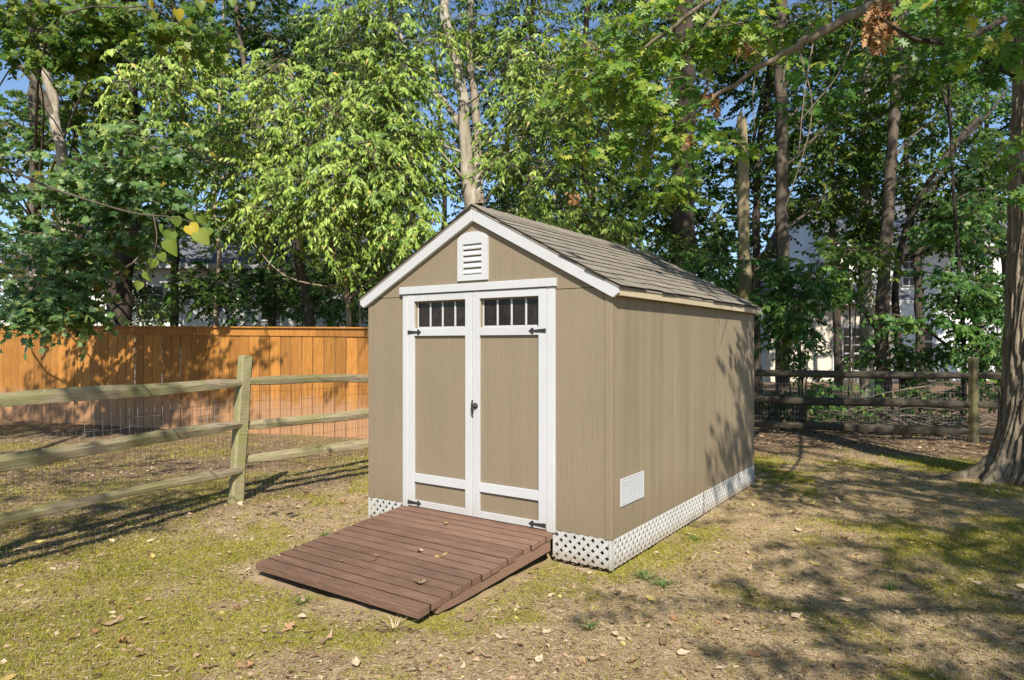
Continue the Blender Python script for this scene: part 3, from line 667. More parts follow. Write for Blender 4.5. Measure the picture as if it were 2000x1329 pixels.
# back rail fence behind the shed
BF = empty('split_rail_fence', (0, 0, 0)); tag(BF, 'dark lichened split rail fence in the shade between shed and oak trunk', 'fence')
Q0 = np.array([7.56, 11.2]); dq = np.array([-0.9345, 0.356]); Q1 = Q0 + dq * 4.05; Q2 = Q0 - dq * 3.2
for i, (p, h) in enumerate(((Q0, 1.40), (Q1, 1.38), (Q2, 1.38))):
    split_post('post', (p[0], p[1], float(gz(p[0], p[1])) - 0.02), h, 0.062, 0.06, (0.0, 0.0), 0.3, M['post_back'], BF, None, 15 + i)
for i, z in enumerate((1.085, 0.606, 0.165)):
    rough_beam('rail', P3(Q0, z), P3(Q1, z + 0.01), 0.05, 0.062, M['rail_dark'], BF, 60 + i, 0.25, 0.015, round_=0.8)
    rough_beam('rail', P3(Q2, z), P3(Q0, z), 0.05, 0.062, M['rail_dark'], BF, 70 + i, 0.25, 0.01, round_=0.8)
wire_grid('wire_mesh', Q1 + (0, 0.07), Q0 + (0, 0.07), 0.0, 1.0, M['wire'], BF, 0.052, 0.10, 0.0012, 0.02, 12)
wire_grid('wire_mesh', Q0 + (0, 0.07), Q2 + (0, 0.07), 0.0, 1.0, M['wire'], BF, 0.052, 0.10, 0.0012, 0.02, 13)

# orange privacy fence
OF = None; OF_LABEL = ('solid orange stained board fence with cap rail behind the split rails', 'fence')
A_, B_ = np.array([-2.46, 11.64]), np.array([-10.84, 14.47]); du = (A_ - B_) / np.linalg.norm(A_ - B_)
S0 = B_ - du * 2.6; Ltot = np.linalg.norm(A_ - B_) + 2.6 + 1.6; ang = math.atan2(du[1], du[0])
OFr = OF = empty('privacy_fence', (S0[0], S0[1], 0), ang); tag(OF, *OF_LABEL)
bpit = 0.225; nb = int(Ltot / bpit)
def ftop(u): return 2.03 - 0.0125 * u
for k in range(nb):
    u0 = k * bpit; t = ftop(u0) - 0.045; front = k % 2 == 0
    y = rnd.uniform(-0.003, 0.003) + (0 if True else 0)
    tl = rnd.uniform(-0.035, 0.035)
    v = boxv(u0 + 0.005, u0 + bpit - 0.006, y, y + 0.017, -0.03, t)
    v = [(a, b + (a - u0) * tl, c) for a, b, c in v]
    link('board', bevel_me('board', v, BOXF, 0.003), M['cedar'], OFr)
nseg = 5
for k in range(nseg):
    u0, u1 = k * Ltot / nseg, (k + 1) * Ltot / nseg - 0.004
    for nm, y0, y1, a, b in (('trim_board', -0.022, -0.004, 0.165, 0.028), ('cap_board', -0.06, 0.08, 0.026, 0.0), ('back_rail', 0.022, 0.06, 0.40, 0.31), ('back_rail', 0.022, 0.06, 1.65, 1.56)):
        v = [(u0, y0, ftop(u0) - a), (u1, y0, ftop(u1) - a), (u1, y1, ftop(u1) - a), (u0, y1, ftop(u0) - a),
             (u0, y0, ftop(u0) - b), (u1, y0, ftop(u1) - b), (u1, y1, ftop(u1) - b), (u0, y1, ftop(u0) - b)]
        link(nm, bevel_me(nm, v, BOXF, 0.003), M['cedar'], OFr)

# ------------------------------------------------------------------ houses beyond the trees
def rebase(o, loc):
    loc = Vector(loc); o.location = loc
    for c in o.children: c.location = c.location - loc
def mat_clap(name, c):
    m, nt, bs, out = mat_base(name)
    tc = nd(nt, 'ShaderNodeTexCoord'); sx = nd(nt, 'ShaderNodeSeparateXYZ'); nt.links.new(tc.outputs['Object'], sx.inputs[0])
    fr = nd(nt, 'ShaderNodeMath', operation='MULTIPLY'); nt.links.new(sx.outputs[2], fr.inputs[0]); fr.inputs[1].default_value = 1 / 0.11
    ft = nd(nt, 'ShaderNodeMath', operation='FRACT'); nt.links.new(fr.outputs[0], ft.inputs[0])
    n = noise(nt, coords(nt), 1.0, 4); col = ramp(nt, n, [(0.3, tuple(x * 0.85 for x in c)), (0.7, c)])
    nt.links.new(col, bs.inputs['Base Color']); bs.inputs['Roughness'].default_value = 0.6
    inv = nd(nt, 'ShaderNodeMath', operation='SUBTRACT'); inv.inputs[0].default_value = 1; nt.links.new(ft.outputs[0], inv.inputs[1])
    bump(nt, inv.outputs[0], bs, 1.0, 0.03); return m
M['clap_white'] = mat_clap('white_clapboard', (0.74, 0.74, 0.72)); M['clap_tan'] = mat_clap('beige_clapboard', (0.55, 0.49, 0.40))
M['roof_far'] = mat_grain('grey_roof_shingle', (0.10, 0.105, 0.12), (0.17, 0.175, 0.19), (4, 4, 9), 3, 0.9, 0.3, 0.02, 0, 0.2, 0.2)
M['far_glass'] = mat_glass(); M['far_glass'].name = 'far_window_glass'
def house_window(parent, x0, x1, z0, z1, y, nxp, nzp, name='window', mid=True):
    w = empty(name, (0, 0, 0), 0, parent); t = 0.06
    box('pane', x0 + t, x1 - t, y - 0.01, y + 0.0, z0 + t, z1 - t, M['far_glass'], w, 0)
    box('frame', x0 - 0.03, x0 + t, y - 0.06, y - 0.002, z0, z1, M['white'], w, 0); box('frame', x1 - t, x1 + 0.03, y - 0.06, y - 0.002, z0, z1, M['white'], w, 0)
    box('frame', x0 + t + .001, x1 - t - .001, y - 0.06, y - 0.002, z1 - t, z1, M['white'], w, 0); box('sill', x0 + t + .001, x1 - t - .001, y - 0.08, y - 0.002, z0, z0 + t, M['white'], w, 0)
    for k in range(1, nxp):
        xc = x0 + t + (x1 - x0 - 2 * t) * k / nxp; hw = 0.035 if (nxp == 4 and k == 2) else 0.017
        box('muntin', xc - hw, xc + hw, y - 0.035, y - 0.012, z0 + t + .002, z1 - t - .002, M['white'], w, 0)
    for k in range(1, nzp):
        zc = z0 + t + (z1 - z0 - 2 * t) * k / nzp; hw = 0.035 if (mid and k == nzp // 2) else 0.017
        box('muntin', x0 + t + .002, x1 - t - .002, y - 0.034, y - 0.0125, zc - hw, zc + hw, M['white'], w, 0)
    return w
def house(name, label, loc, rz, wd, dp, ze, zr, wallm, wins):
    h = empty(name, loc, rz); tag(h, label, 'house')
    box('wall', -wd / 2, wd / 2, 0, dp, -0.5, ze, wallm, h, 0)
    for s in (0, 1):
        ye, yr = (-0.5, dp / 2) if s == 0 else (dp + 0.5, dp / 2)
        poly = [(ye, ze - 0.02), (yr, zr), (yr, zr + 0.2), (ye, ze + 0.14)]
        prism('roof_slope', poly if s else poly[::-1], -wd / 2 - 0.4, wd / 2 + 0.4, M['roof_far'], h, 0, 'x')
    box('eave_board', -wd / 2 - 0.35, wd / 2 + 0.35, -0.53, -0.502, ze - 0.08, ze + 0.12, M['white'], h, 0)
    for s in (-1, 1):
        prism('gable_end', [(0.0, ze), (dp, ze), (dp / 2, zr - 0.02)], s * wd / 2 - 0.01 * s, s * wd / 2 - 0.06 * s, wallm, h, 0, 'x')
    for wn_ in wins: house_window(h, *wn_)
    return h
HD = 30.0
def hx_(px): return (px - 1000) / F * HD
hcx = hx_(1840)
h1 = house('neighbour_house', 'white two-storey clapboard house behind the trees near the oak', (hcx, HD, 0), 0.0, 9.4, 8, 5.9, 8.6, M['clap_white'],
    [(hx_(1760) - hcx, hx_(1802) - hcx, HC - (560 - HY) / F * HD, HC - (494 - HY) / F * HD, -0.001, 3, 4), (hx_(1790) - hcx, hx_(1822) - hcx, 0.9, 2.5, -0.001, 1, 2),
     (hx_(1900) - hcx, hx_(1940) - hcx, 4.0, 5.4, -0.001, 3, 4)])
h2 = house('house_extension', 'beige clapboard single-storey wing with wide many-paned window', (hx_(1600), HD - 1.2, 0), 0.0, 5.6, 5, 3.3, 4.7, M['clap_tan'],
    [(hx_(1601) - hx_(1600), hx_(1670) - hx_(1600), HC - (726 - HY) / F * HD + 0.05, HC - (640 - HY) / F * HD, -0.001, 4, 5)])
h3 = house('neighbour_house', 'pale clapboard house with grey roof glimpsed above the orange fence', (hx_(470), 27, 0), 0.12, 14.5, 8, 4.6, 7.0, M['clap_white'],
    [(1.9, 2.7, 2.5, 3.9, -0.001, 2, 4), (-2.6, -1.7, 2.5, 3.9, -0.001, 2, 4)])

# ------------------------------------------------------------------ leaves and trees
def tmpl(outline, centre, cz=0.0):
    n = len(outline); v = [(a, b, c) for a, b, c in outline] + [(*centre, cz)]
    return np.array(v, float), np.array([(i, (i + 1) % n, n) for i in range(n)])
LANCE = (np.array([(0, 0, 0), (-.17, .40, .05), (.17, .40, .05), (0, .42, 0), (0, 1, -.10)], float), np.array([(0, 3, 1), (0, 2, 3), (1, 3, 4), (3, 2, 4)]))
OVATE = (np.array([(0, 0, 0), (-.27, .38, .06), (.27, .38, .06), (0, .45, 0), (0, 1, -.08)], float), np.array([(0, 3, 1), (0, 2, 3), (1, 3, 4), (3, 2, 4)]))
TRI2 = (np.array([(0, 0, 0), (-.30, .5, .05), (.30, .5, .05), (0, 1, -.05)], float), np.array([(0, 2, 1), (1, 2, 3)]))
def sym(half):
    return [(x, y, z) for x, y, z in half] + [(-x, y, z) for x, y, z in half[::-1] if x > 1e-6]
MAPLE = tmpl(sym([(0, 0, 0), (.30, .10, .03), (.22, .22, .0), (.55, .42, -.05), (.30, .50, .02), (.26, .72, 0), (.10, .66, .02), (0, 1, -.08)]), (0, .35), .03)
OAKL = tmpl(sym([(0, 0, 0), (.05, .12, 0), (.26, .20, .02), (.09, .33, 0), (.40, .48, .02), (.33, .56, 0), (.10, .56, 0), (.30, .80, .0), (.10, .80, 0), (0, 1, -.06)]), (0, .5), .02)
HEART = tmpl(sym([(0, .06, 0), (.22, -.04, .03), (.46, .14, .05), (.46, .42, .04), (.26, .74, .0), (0, 1, -.08)]), (0, .40), -.02)
def place_leaves(tp, P, A, N, S, v=None, rng=R):
    """template tp at points P with axis A, normal N, size S -> verts, tris, per-vertex v"""
    tv, tf = tp; n = len(P)
    A = A / (np.linalg.norm(A, axis=1)[:, None] + 1e-9)
    Xa = np.cross(A, N); Xa /= np.linalg.norm(Xa, axis=1)[:, None] + 1e-9
    Na = np.cross(Xa, A)
    k = len(tv); asp = rng.uniform(0.8, 1.2, n); cur = rng.uniform(-0.5, 2.6, n)
    tz = tv[None, :, 2] * cur[:, None]
    V = P[:, None, :] + S[:, None, None] * (tv[None, :, 0, None] * asp[:, None, None] * Xa[:, None, :] + tv[None, :, 1, None] * A[:, None, :] + tz[..., None] * Na[:, None, :])
    T = tf[None] + (np.arange(n) * k)[:, None, None]
    vv = np.repeat(rng.random(n) if v is None else v, k)
    return V.reshape(-1, 3), T.reshape(-1, 3), vv
def unit_ball(n, rng, p=2.2):
    d = rng.normal(size=(n, 3)); d /= np.linalg.norm(d, axis=1)[:, None]
    return d * (rng.random(n) ** (1 / p))[:, None]
DOWN = np.array([0, 0, -1.0])
def foliage(blobs, tp, size, rng, per_spray=16, spray_len=0.45, droop=0.6, clump=5, flat=0.35, vshift=0.0, face=0.25, plane=0.5, spread=0.16):
    """blobs: (centre, radii, n_sprays). Sprays (twigs with leaves on both sides) gathered in clumps.
    returns leaf arrays, twig segments"""
    Vs, Ts, vs, tw, off = [], [], [], [], 0
    for c, r, n in blobs:
        c = np.asarray(c, float); r = np.asarray(r, float)
        nc = max(3, int(n / clump)); cc = unit_ball(nc, rng)
        ci = rng.integers(0, nc, n); q = cc[ci] + rng.normal(size=(n, 3)) * spread
        p = c + q * r
        out = q / (np.linalg.norm(q, axis=1)[:, None] + 0.3)
        out[:, 2] *= flat
        d = out * 0.8 + rng.normal(size=(n, 3)) * np.array([0.55, 0.55, 0.25]); d[:, 2] -= 0.12
        d /= np.linalg.norm(d, axis=1)[:, None] + 1e-9
        L = spray_len * rng.uniform(0.55, 1.25, n)
        k = per_spray; t = (np.arange(k) + 0.6) / k
        tt = np.clip(t[None, :] + rng.normal(size=(n, k)) * 0.04, 0.05, 1)
        pos = p[:, None, :] + d[:, None, :] * (L[:, None] * tt)[..., None]
        pos[..., 2] -= (L[:, None] * tt ** 2) * droop * 0.35
        side = np.cross(d, np.array([0, 0, 1.0])); side /= np.linalg.norm(side, axis=1)[:, None] + 1e-9
        sg = np.where(np.arange(k) % 2 == 0, 1.0, -1.0)
        A = d[:, None, :] * 0.55 + side[:, None, :] * (sg[None, :] * 0.8)[..., None] + rng.normal(size=(n, k, 3)) * 0.28 + DOWN * droop
        Nn = np.array([0, 0, 1.0]) * plane + rng.normal(size=(n, k, 3)) * 0.45 + np.array([0, -1.0, 0]) * face
        S = size * rng.uniform(0.5, 1.3, (n, k))
        vv = np.clip(0.45 + vshift + 0.2 * rng.normal(size=(nc,))[ci][:, None] + 0.24 * rng.normal(size=(n, k)), 0, 0.94)
        vv = np.where(rng.random((n, k)) < 0.012, 1.0, vv)
        V_, T_, a_ = place_leaves(tp, pos.reshape(-1, 3), A.reshape(-1, 3), Nn.reshape(-1, 3), S.ravel(), vv.ravel(), rng)
        Vs.append(V_); Ts.append(T_ + off); vs.append(a_); off += len(V_)
        end = p + d * L[:, None]; end[:, 2] -= L * droop * 0.33
        tw.append((p, end, c + cc[ci] * r * 0.85))
    return np.concatenate(Vs), np.concatenate(Ts), np.concatenate(vs), tw
def seg_prisms(P, Q, r0, r1):
    """thin three-sided prisms between point arrays"""
    n = len(P); d = Q - P; d /= np.linalg.norm(d, axis=1)[:, None] + 1e-9
    ref = np.where(np.abs(d[:, 2:3]) > 0.9, np.array([[1.0, 0, 0]]), np.array([[0, 0, 1.0]]))
    a = np.cross(d, ref); a /= np.linalg.norm(a, axis=1)[:, None] + 1e-9; b = np.cross(d, a)
    V = np.zeros((n, 6, 3))
    for k in range(3):
        t = 2 * math.pi * k / 3; o = math.cos(t) * a + math.sin(t) * b
        V[:, k] = P + o * r0; V[:, 3 + k] = Q + o * r1
    T = np.array([(0, 1, 4), (0, 4, 3), (1, 2, 5), (1, 5, 4), (2, 0, 3), (2, 3, 5)])
    return V.reshape(-1, 3), (T[None] + (np.arange(n) * 6)[:, None, None]).reshape(-1, 3)
def near_on(paths, c):
    """the point on the trunk paths from which a limb to c leaves: nearest point somewhat below c"""
    best = None
    for p in paths:
        for q in p:
            dz = c[2] - q[2]
            if dz < 0.15 or q[2] < 0.62 * c[2]: continue
            s = math.hypot(c[0] - q[0], c[1] - q[1]) + abs(dz - 0.6 * math.hypot(c[0] - q[0], c[1] - q[1]))
            if best is None or s < best[0]: best = (s, q)
    return best[1] if best else min((q for p in paths for q in p), key=lambda q: abs(q[2] - 0.8 * c[2]) + math.hypot(c[0] - q[0], c[1] - q[1]))
ALL_TREES = []
def tree(name, label, cat, trunks, bark, blobs, leaf, tp, size, seed, group=None, crown='crown', limbs=True, limb_r=0.028, limb_floor=0.0, nside=12, dead=None, **kw):
    """trunks: list of (points, r0, r1); the first starts at the ground. Builds thing > trunk, limb, crown, twigs"""
    rng = np.random.default_rng(seed); base = np.array(trunks[0][0][0], float)
    t = empty(name, (base[0], base[1], 0)); tag(t, label, cat, group); inv = np.array([base[0], base[1], 0])
    paths = []
    for k, (pts, r0, r1) in enumerate(trunks):
        pts = np.array(pts, float); L = np.linalg.norm(np.diff(pts, axis=0), axis=1).sum()
        pth = smooth_path(pts, max(10, int(L / 0.22))); paths.append(pth)
        m = len(pth); rad = r0 + (r1 - r0) * np.linspace(0, 1, m) ** 0.8
        if k == 0: rad = rad * (1 + 0.5 * np.exp(-np.linspace(0, L, m) / 0.35))
        pj = pth + (np.stack([noise2(np.arange(m) * 0.3, np.full(m, q + seed * 1.0), seed) for q in (1.5, 2.5, 3.5)], 1) - 0.5) * r0 * 0.5
        V_, T_ = tube_arr(pj - inv, rad, nside, 0.13, seed + k)
        link('trunk' if k == 0 else 'stem', tri_mesh('trunk', V_, T_), bark, t, True)
    if blobs:
        Vl, Tl, vl, tw = foliage(blobs, tp, size, rng, **kw)
        co = link(crown, tri_mesh(crown, Vl - inv, Tl, vl), leaf, t); tag(co, kind='stuff')
        parts = []
        for (p, e, cc) in tw:
            V_, T_ = seg_prisms(p, e, 0.0045, 0.0015); parts.append((V_ - inv, T_))
            V_, T_ = seg_prisms(cc, p, 0.008, 0.004); parts.append((V_ - inv, T_))
        V_, T_ = merge(parts); to = link('twigs', tri_mesh('twigs', V_, T_), M['twig'], t); tag(to, kind='stuff')
        if limbs:
            for (c, r, n) in blobs:
                for q in range(1 if max(r) < 1.0 else 2):
                    g = np.asarray(c) + unit_ball(1, rng)[0] * np.asarray(r) * 0.7
                    s = near_on(paths, g)
                    if g[2] < limb_floor: s = min((w for pp in paths for w in pp), key=lambda w: abs(w[2] - limb_floor - 0.4))
                    md = s + (g - s) * 0.5; md = md + rng.normal(size=3) * 0.12 * np.linalg.norm(g - s); md[2] += 0.05 * np.linalg.norm(g - s)
                    V_, T_ = tube_arr(smooth_path([s, md, g], 9) - inv, np.linspace(limb_r, limb_r * 0.3, 9), 6, 0.1, seed + q)
                    link('limb', tri_mesh('limb', V_, T_), bark, t, True)
    ALL_TREES.append(t); return t
def B(px, py, D, rx, ry, rd, n):
    return (W(px, py, D), np.array([rx * D / F, rd, ry * D / F]), n)

# the light green drooping tree above the orange fence
D = 13.6
tree('hickory_tree', 'slender pale-stemmed tree with light green drooping leaves above the orange fence', 'tree',
     [([G(686, D), W(680, 600, D), W(664, 530, D), W(642, 460, D), W(651, 390, D), W(640, 330, D), W(610, 240, D), W(560, 130, D)], 0.062, 0.02),
      ([W(650, 500, D), W(610, 455, D - .1), W(560, 412, D - .2), W(510, 375, D - .2), W(430, 310, D - .3), W(330, 220, D - .4)], 0.035, 0.012),
      ([W(640, 340, D), W(700, 290, D - .2), W(780, 250, D - .4)], 0.03, 0.012)],
     M['bark_tan'],
     [B(320, 165, 12.4, 105, 55, .6, 90), B(270, 245, 12.3, 55, 28, .35, 26), B(350, 105, 12.8, 80, 40, .6, 55), B(450, 265, 12.9, 90, 40, .7, 70), B(470, 345, 12.7, 120, 60, .8, 130),
      B(620, 270, 12.8, 170, 90, 1.0, 330), B(560, 175, 13.2, 110, 60, .8, 120), B(640, 390, 12.5, 170, 85, .9, 300), B(755, 330, 12.4, 95, 90, .8, 190),
      B(480, 430, 12.9, 120, 45, .7, 100), B(800, 450, 12.3, 60, 55, .5, 80), B(740, 190, 13, 100, 70, .8, 130), B(330, 315, 12.2, 70, 24, .3, 26)],
     M['lf_hickory'], LANCE, 0.128, 101, None, droop=1.15, spray_len=0.55, per_spray=16, clump=3, face=1.1, plane=0.35, vshift=0.06, spread=0.24, limb_r=0.022)
# the pale forked tree directly behind the gable
D = 13.4
tree('gum_tree', 'tall pale forked tree rising straight behind the shed gable', 'tree',
     [([G(950, D), W(940, 520, D), W(925, 420, D), W(912, 300, D), W(904, 200, D), W(882, 80, D), W(862, -40, D), W(850, -260, D), W(860, -480, D)], 0.185, 0.06),
      ([W(935, 400, D + .15), W(934, 300, D + .25), W(926, 200, D + .3), W(918, 60, D + .3), W(930, -120, D + .3), W(960, -350, D + .3)], 0.12, 0.04),
      ([W(915, 270, D), W(880, 215, D + .3), W(845, 170, D + .5), W(800, 110, D + .6), W(770, 40, D + .6)], 0.08, 0.03),
      ([W(935, 350, D), W(960, 320, D - .3), W(1010, 290, D - .5), W(1090, 262, D - .6)], 0.03, 0.012)],
     M['bark_pale'],
     [B(770, 50, 12.9, 130, 60, .8, 150), B(775, 165, 12.6, 55, 70, .6, 100), B(1000, 130, 12.8, 35, 60, .4, 50), B(1050, 215, 12.6, 85, 60, .7, 130), B(960, 300, 13.9, 90, 50, .5, 80), B(785, 255, 12.4, 50, 50, .5, 65),
      B(1060, 330, 12.6, 100, 55, .7, 130), B(1150, 250, 12.9, 110, 70, .7, 150), B(1030, 430, 12.8, 80, 35, .6, 90), B(1130, 440, 12.9, 80, 40, .6, 100), B(1180, 120, 13, 140, 90, .9, 170),
      B(1000, 70, 13.9, 130, 80, .6, 130), B(690, 90, 13.2, 90, 70, .8, 90), B(820, 500, 13, 50, 40, .4, 45), B(880, -160, 13.3, 300, 130, 2.2, 420), B(1000, -420, 13.3, 330, 150, 2.5, 330)],
     M['lf_hickory'], LANCE, 0.125, 102, None, droop=0.95, spray_len=0.55, per_spray=15, clump=3, vshift=-0.02, spread=0.24, face=0.9, plane=0.4)
# blue-green maple on the left
D = 15.0
tree('maple_tree', 'blue-green lobed-leaf maple with leaning grey trunk at the picture edge', 'tree',
     [([G(165, D), W(150, 600, D), W(132, 470, D), W(122, 330, D), W(108, 210, D), W(90, 110, D), W(85, -60, D), W(100, -300, D)], 0.17, 0.06),
      ([W(105, 230, D), W(75, 170, D - .4), W(40, 130, D - .8), W(-10, 105, D - 1.2)], 0.09, 0.05)],
     M['bark_pale'],
     [B(230, 345, 11.2, 100, 45, .7, 110), B(120, 375, 11.4, 70, 35, .6, 60), B(290, 390, 11, 70, 45, .5, 75), B(210, 430, 11.3, 100, 40, .7, 75), B(60, 450, 11.6, 70, 50, .7, 60),
      B(90, 560, 10.9, 100, 45, .6, 95), B(60, 605, 10.5, 80, 28, .45, 75), B(170, 500, 11, 70, 35, .6, 45), B(150, 605, 10.7, 60, 20, .4, 30), B(300, 300, 11.6, 90, 40, .7, 70), B(20, 330, 12, 60, 60, .8, 50)],
     M['lf_maple'], MAPLE, 0.135, 103, None, droop=0.45, spray_len=0.5, per_spray=10, clump=5, face=0.9, plane=0.7, limb_r=0.03, limb_floor=3.6)
# yellow-green boughs in the upper corner
D = 12.5
tree('maple_tree', 'straight dark-barked maple with yellow-green crown in the upper corner', 'tree',
     [([G(62, D + 4), W(66, 600, D + 4), W(68, 400, D + 4), W(70, 200, D + 4), W(66, 0, D + 4), W(60, -300, D + 4)], 0.19, 0.10)],
     M['bark'],
     [B(110, 45, 12.4, 110, 45, .8, 110), B(30, 25, 12.4, 70, 50, .7, 60), B(230, 25, 12.6, 70, 35, .6, 50), B(190, 95, 12.6, 50, 25, .4, 32), B(60, 110, 12.4, 60, 30, .5, 36), B(120, 260, 17, 130, 110, 1.2, 160), B(190, 200, 16, 70, 80, .8, 90), B(20, 230, 17, 40, 60, .8, 30), B(340, 40, 10.5, 90, 40, .6, 45),
      B(60, -250, 14, 260, 150, 2.5, 260)],
     M['lf_mid'], MAPLE, 0.14, 104, None, droop=0.5, spray_len=0.5, per_spray=10, vshift=0.15, face=0.8, limb_r=0.03)

# trees of the wood: trunk line in the photograph, distance, radius, bark, crown patches
wood = [
 ('big dark trunk just behind the orange fence, fissured bark', [(228, 0), (232, 600), (252, 430), (256, 250), (250, 100), (246, -50), (250, -400)], 16.5, .31, .16, 'bark_dark', [(300, 80, 17, 150, 110, 1.6, 210), (430, 90, 18, 150, 90, 1.6, 180), (330, 250, 17.5, 110, 90, 1.4, 150), (250, -200, 17, 300, 160, 3, 380)], 'lf_dark'),
 ('thin tan trunk standing right of the big dark trunk by the orange fence', [(424, 0), (422, 600), (428, 500), (420, 380), (430, 200), (440, -50)], 17.0, .075, .03, 'bark_tan', [(420, 420, 17.6, 90, 60, 1.0, 90), (400, 560, 17.4, 80, 45, 1.0, 80), (480, 300, 18, 120, 90, 1.3, 130), (460, -60, 18, 150, 100, 1.8, 150)], 'lf_mid'),
 ('brown leaning trunk below the drooping leaves, left of the pale sapling', [(612, 0), (602, 600), (584, 520), (576, 440), (555, 400), (520, 300), (480, 150), (450, -80)], 15.8, .12, .05, 'bark', [(640, 130, 17, 130, 90, 1.4, 170), (560, 60, 17, 130, 80, 1.4, 150), (520, 540, 17, 80, 40, .9, 70), (620, 560, 17.6, 70, 40, .9, 70), (540, -200, 17, 240, 130, 2.5, 260)], 'lf_dark'),
 ('dark straight trunk with thin crown left of the shed roof peak', [(745, 0), (742, 560), (738, 430), (745, 250), (760, 60), (770, -150)], 18.0, .09, .04, 'bark_dark', [(720, 430, 18.4, 110, 70, 1.2, 140), (760, 560, 18, 70, 50, 1, 70), (800, 330, 19, 130, 90, 1.5, 160), (760, 0, 19, 180, 130, 2, 220), (700, 520, 17.5, 70, 60, 1, 90)], 'lf_mid'),
 ('slim dark trunk seen just right of the gable vent tree', [(1012, 0), (1015, 480), (1020, 330), (1030, 150), (1050, -60)], 19.0, .10, .05, 'bark_dark', [(1010, 130, 19.5, 140, 110, 1.8, 200), (1050, 350, 19, 120, 80, 1.4, 150), (960, 420, 18.5, 90, 60, 1.2, 110), (1080, -150, 19, 260, 150, 2.6, 280)], 'lf_dark'),
 ('leaning dark trunk above the middle of the shed roof', [(1195, 0), (1188, 520), (1168, 430), (1140, 330), (1130, 200), (1150, 0), (1160, -200)], 17.0, .13, .06, 'bark_dark', [(1130, 180, 18, 130, 100, 1.5, 170), (1200, 420, 16.8, 110, 60, 1.1, 130), (1110, 480, 16.2, 90, 35, .8, 80), (1240, 300, 17.6, 110, 90, 1.3, 150), (1180, -160, 17.5, 220, 130, 2.3, 230)], 'lf_mid'),
 ('thickest dark furrowed trunk in the wood behind the shed roof', [(1333, 0), (1333, 560), (1334, 430), (1336, 300), (1338, 150), (1335, 0), (1340, -400)], 14.6, .285, .20, 'bark_dark', [(1330, 90, 16.2, 150, 80, 1.0, 150), (1440, 90, 16.5, 120, 80, 1.3, 120), (1270, 420, 15.8, 70, 60, .8, 70), (1390, 420, 16, 70, 80, .9, 90), (1340, -250, 15.5, 360, 170, 3, 420)], 'lf_dark'),
 ('dark slim trunk rising between the bare snag and the straight trunk', [(1478, 0), (1477, 600), (1478, 450), (1480, 300), (1500, 180), (1510, 0), (1520, -200)], 17.5, .12, .06, 'bark_dark', [(1470, 330, 18.5, 90, 90, 1.2, 110), (1500, 160, 18.5, 120, 80, 1.4, 130), (1430, 500, 17.8, 80, 60, 1, 80), (1500, -150, 18, 220, 140, 2.4, 230)], 'lf_dark'),
 ('straight brown trunk rising behind the rear corner of the shed', [(1531, 0), (1530, 700), (1530, 560), (1527, 400), (1526, 250), (1524, 100), (1530, -50), (1530, -300)], 14.8, .16, .10, 'bark', [(1580, 240, 16.5, 110, 90, 1.2, 130), (1600, 370, 16.5, 100, 70, 1.1, 120), (1560, 60, 15.5, 130, 60, 1.2, 130), (1540, -250, 15.5, 300, 150, 2.8, 330)], 'lf_mid'),
 ('pale dappled trunk wrapped in climbing leaves, above the many-paned window', [(1695, 0), (1692, 700), (1690, 560), (1688, 400), (1688, 280), (1690, 180), (1690, 0)], 17.0, .18, .10, 'bark_pale', [(1690, 240, 17, 45, 70, .5, 70), (1690, 400, 16.8, 40, 90, .45, 80), (1640, 320, 18, 100, 80, 1.2, 120), (1650, 500, 17.5, 70, 60, .9, 80), (1690, 60, 18, 150, 80, 1.5, 150), (1700, -200, 18, 240, 140, 2.4, 230)], 'lf_mid'),
 ('brown trunk with a low side limb in front of the far house', [(1727, 0), (1725, 720), (1723, 640), (1727, 520), (1735, 400), (1742, 280), (1752, 130), (1760, 0), (1765, -200)], 14.4, .155, .09, 'bark', [(1760, 330, 15.5, 70, 60, .8, 60), (1800, 120, 15, 130, 70, 1.1, 120), (1830, 230, 15.5, 90, 60, .9, 80), (1760, -220, 15, 320, 150, 2.8, 360)], 'lf_mid'),
 ('dark leaning trunk hugging the brown one before the house wall', [(1770, 0), (1762, 720), (1752, 640), (1748, 580), (1756, 500), (1790, 400), (1850, 300), (1910, 230)], 15.2, .10, .05, 'bark_dark', [(1850, 380, 16, 100, 70, 1.0, 130), (1900, 300, 16.5, 90, 80, 1.1, 130), (1870, 480, 15.6, 70, 50, .8, 60), (1930, 430, 15.8, 60, 80, .9, 100)], 'lf_dark'),
 ('slender tree whose crown hides the house wall left of the oak', [(1880, 0), (1882, 700), (1878, 600), (1870, 480), (1860, 330), (1850, 100), (1840, -100)], 13.6, .05, .02, 'bark_dark', [(1880, 560, 13.2, 85, 45, .6, 95), (1830, 625, 13, 70, 28, .5, 45), (1930, 640, 13, 45, 45, .5, 60), (1890, 440, 14, 70, 50, .7, 80), (1830, 160, 16.5, 140, 100, 1.4, 170)], 'lf_fern'),
]
for k, (lab, path, D, r0, r1, bark, bl, lf) in enumerate(wood):
    pts = [G(path[0][0], D)] + [W(a, b, D) for a, b in path[1:]]
    tree('forest_tree', lab, 'tree', [(pts, r0, r1)] + ([([W(1723, 655, D), W(1690, 610, D - .2), W(1655, 555, D - .3), W(1630, 500, D - .3)], .07, .04)] if 'low side limb' in lab else []),
         M[bark], [B(*b) for b in bl], M[lf], OVATE, 0.135, 200 + k, 'trees of the wood behind the fences', droop=0.6, spray_len=0.55, per_spray=16, clump=6, face=0.6, limb_r=0.035)
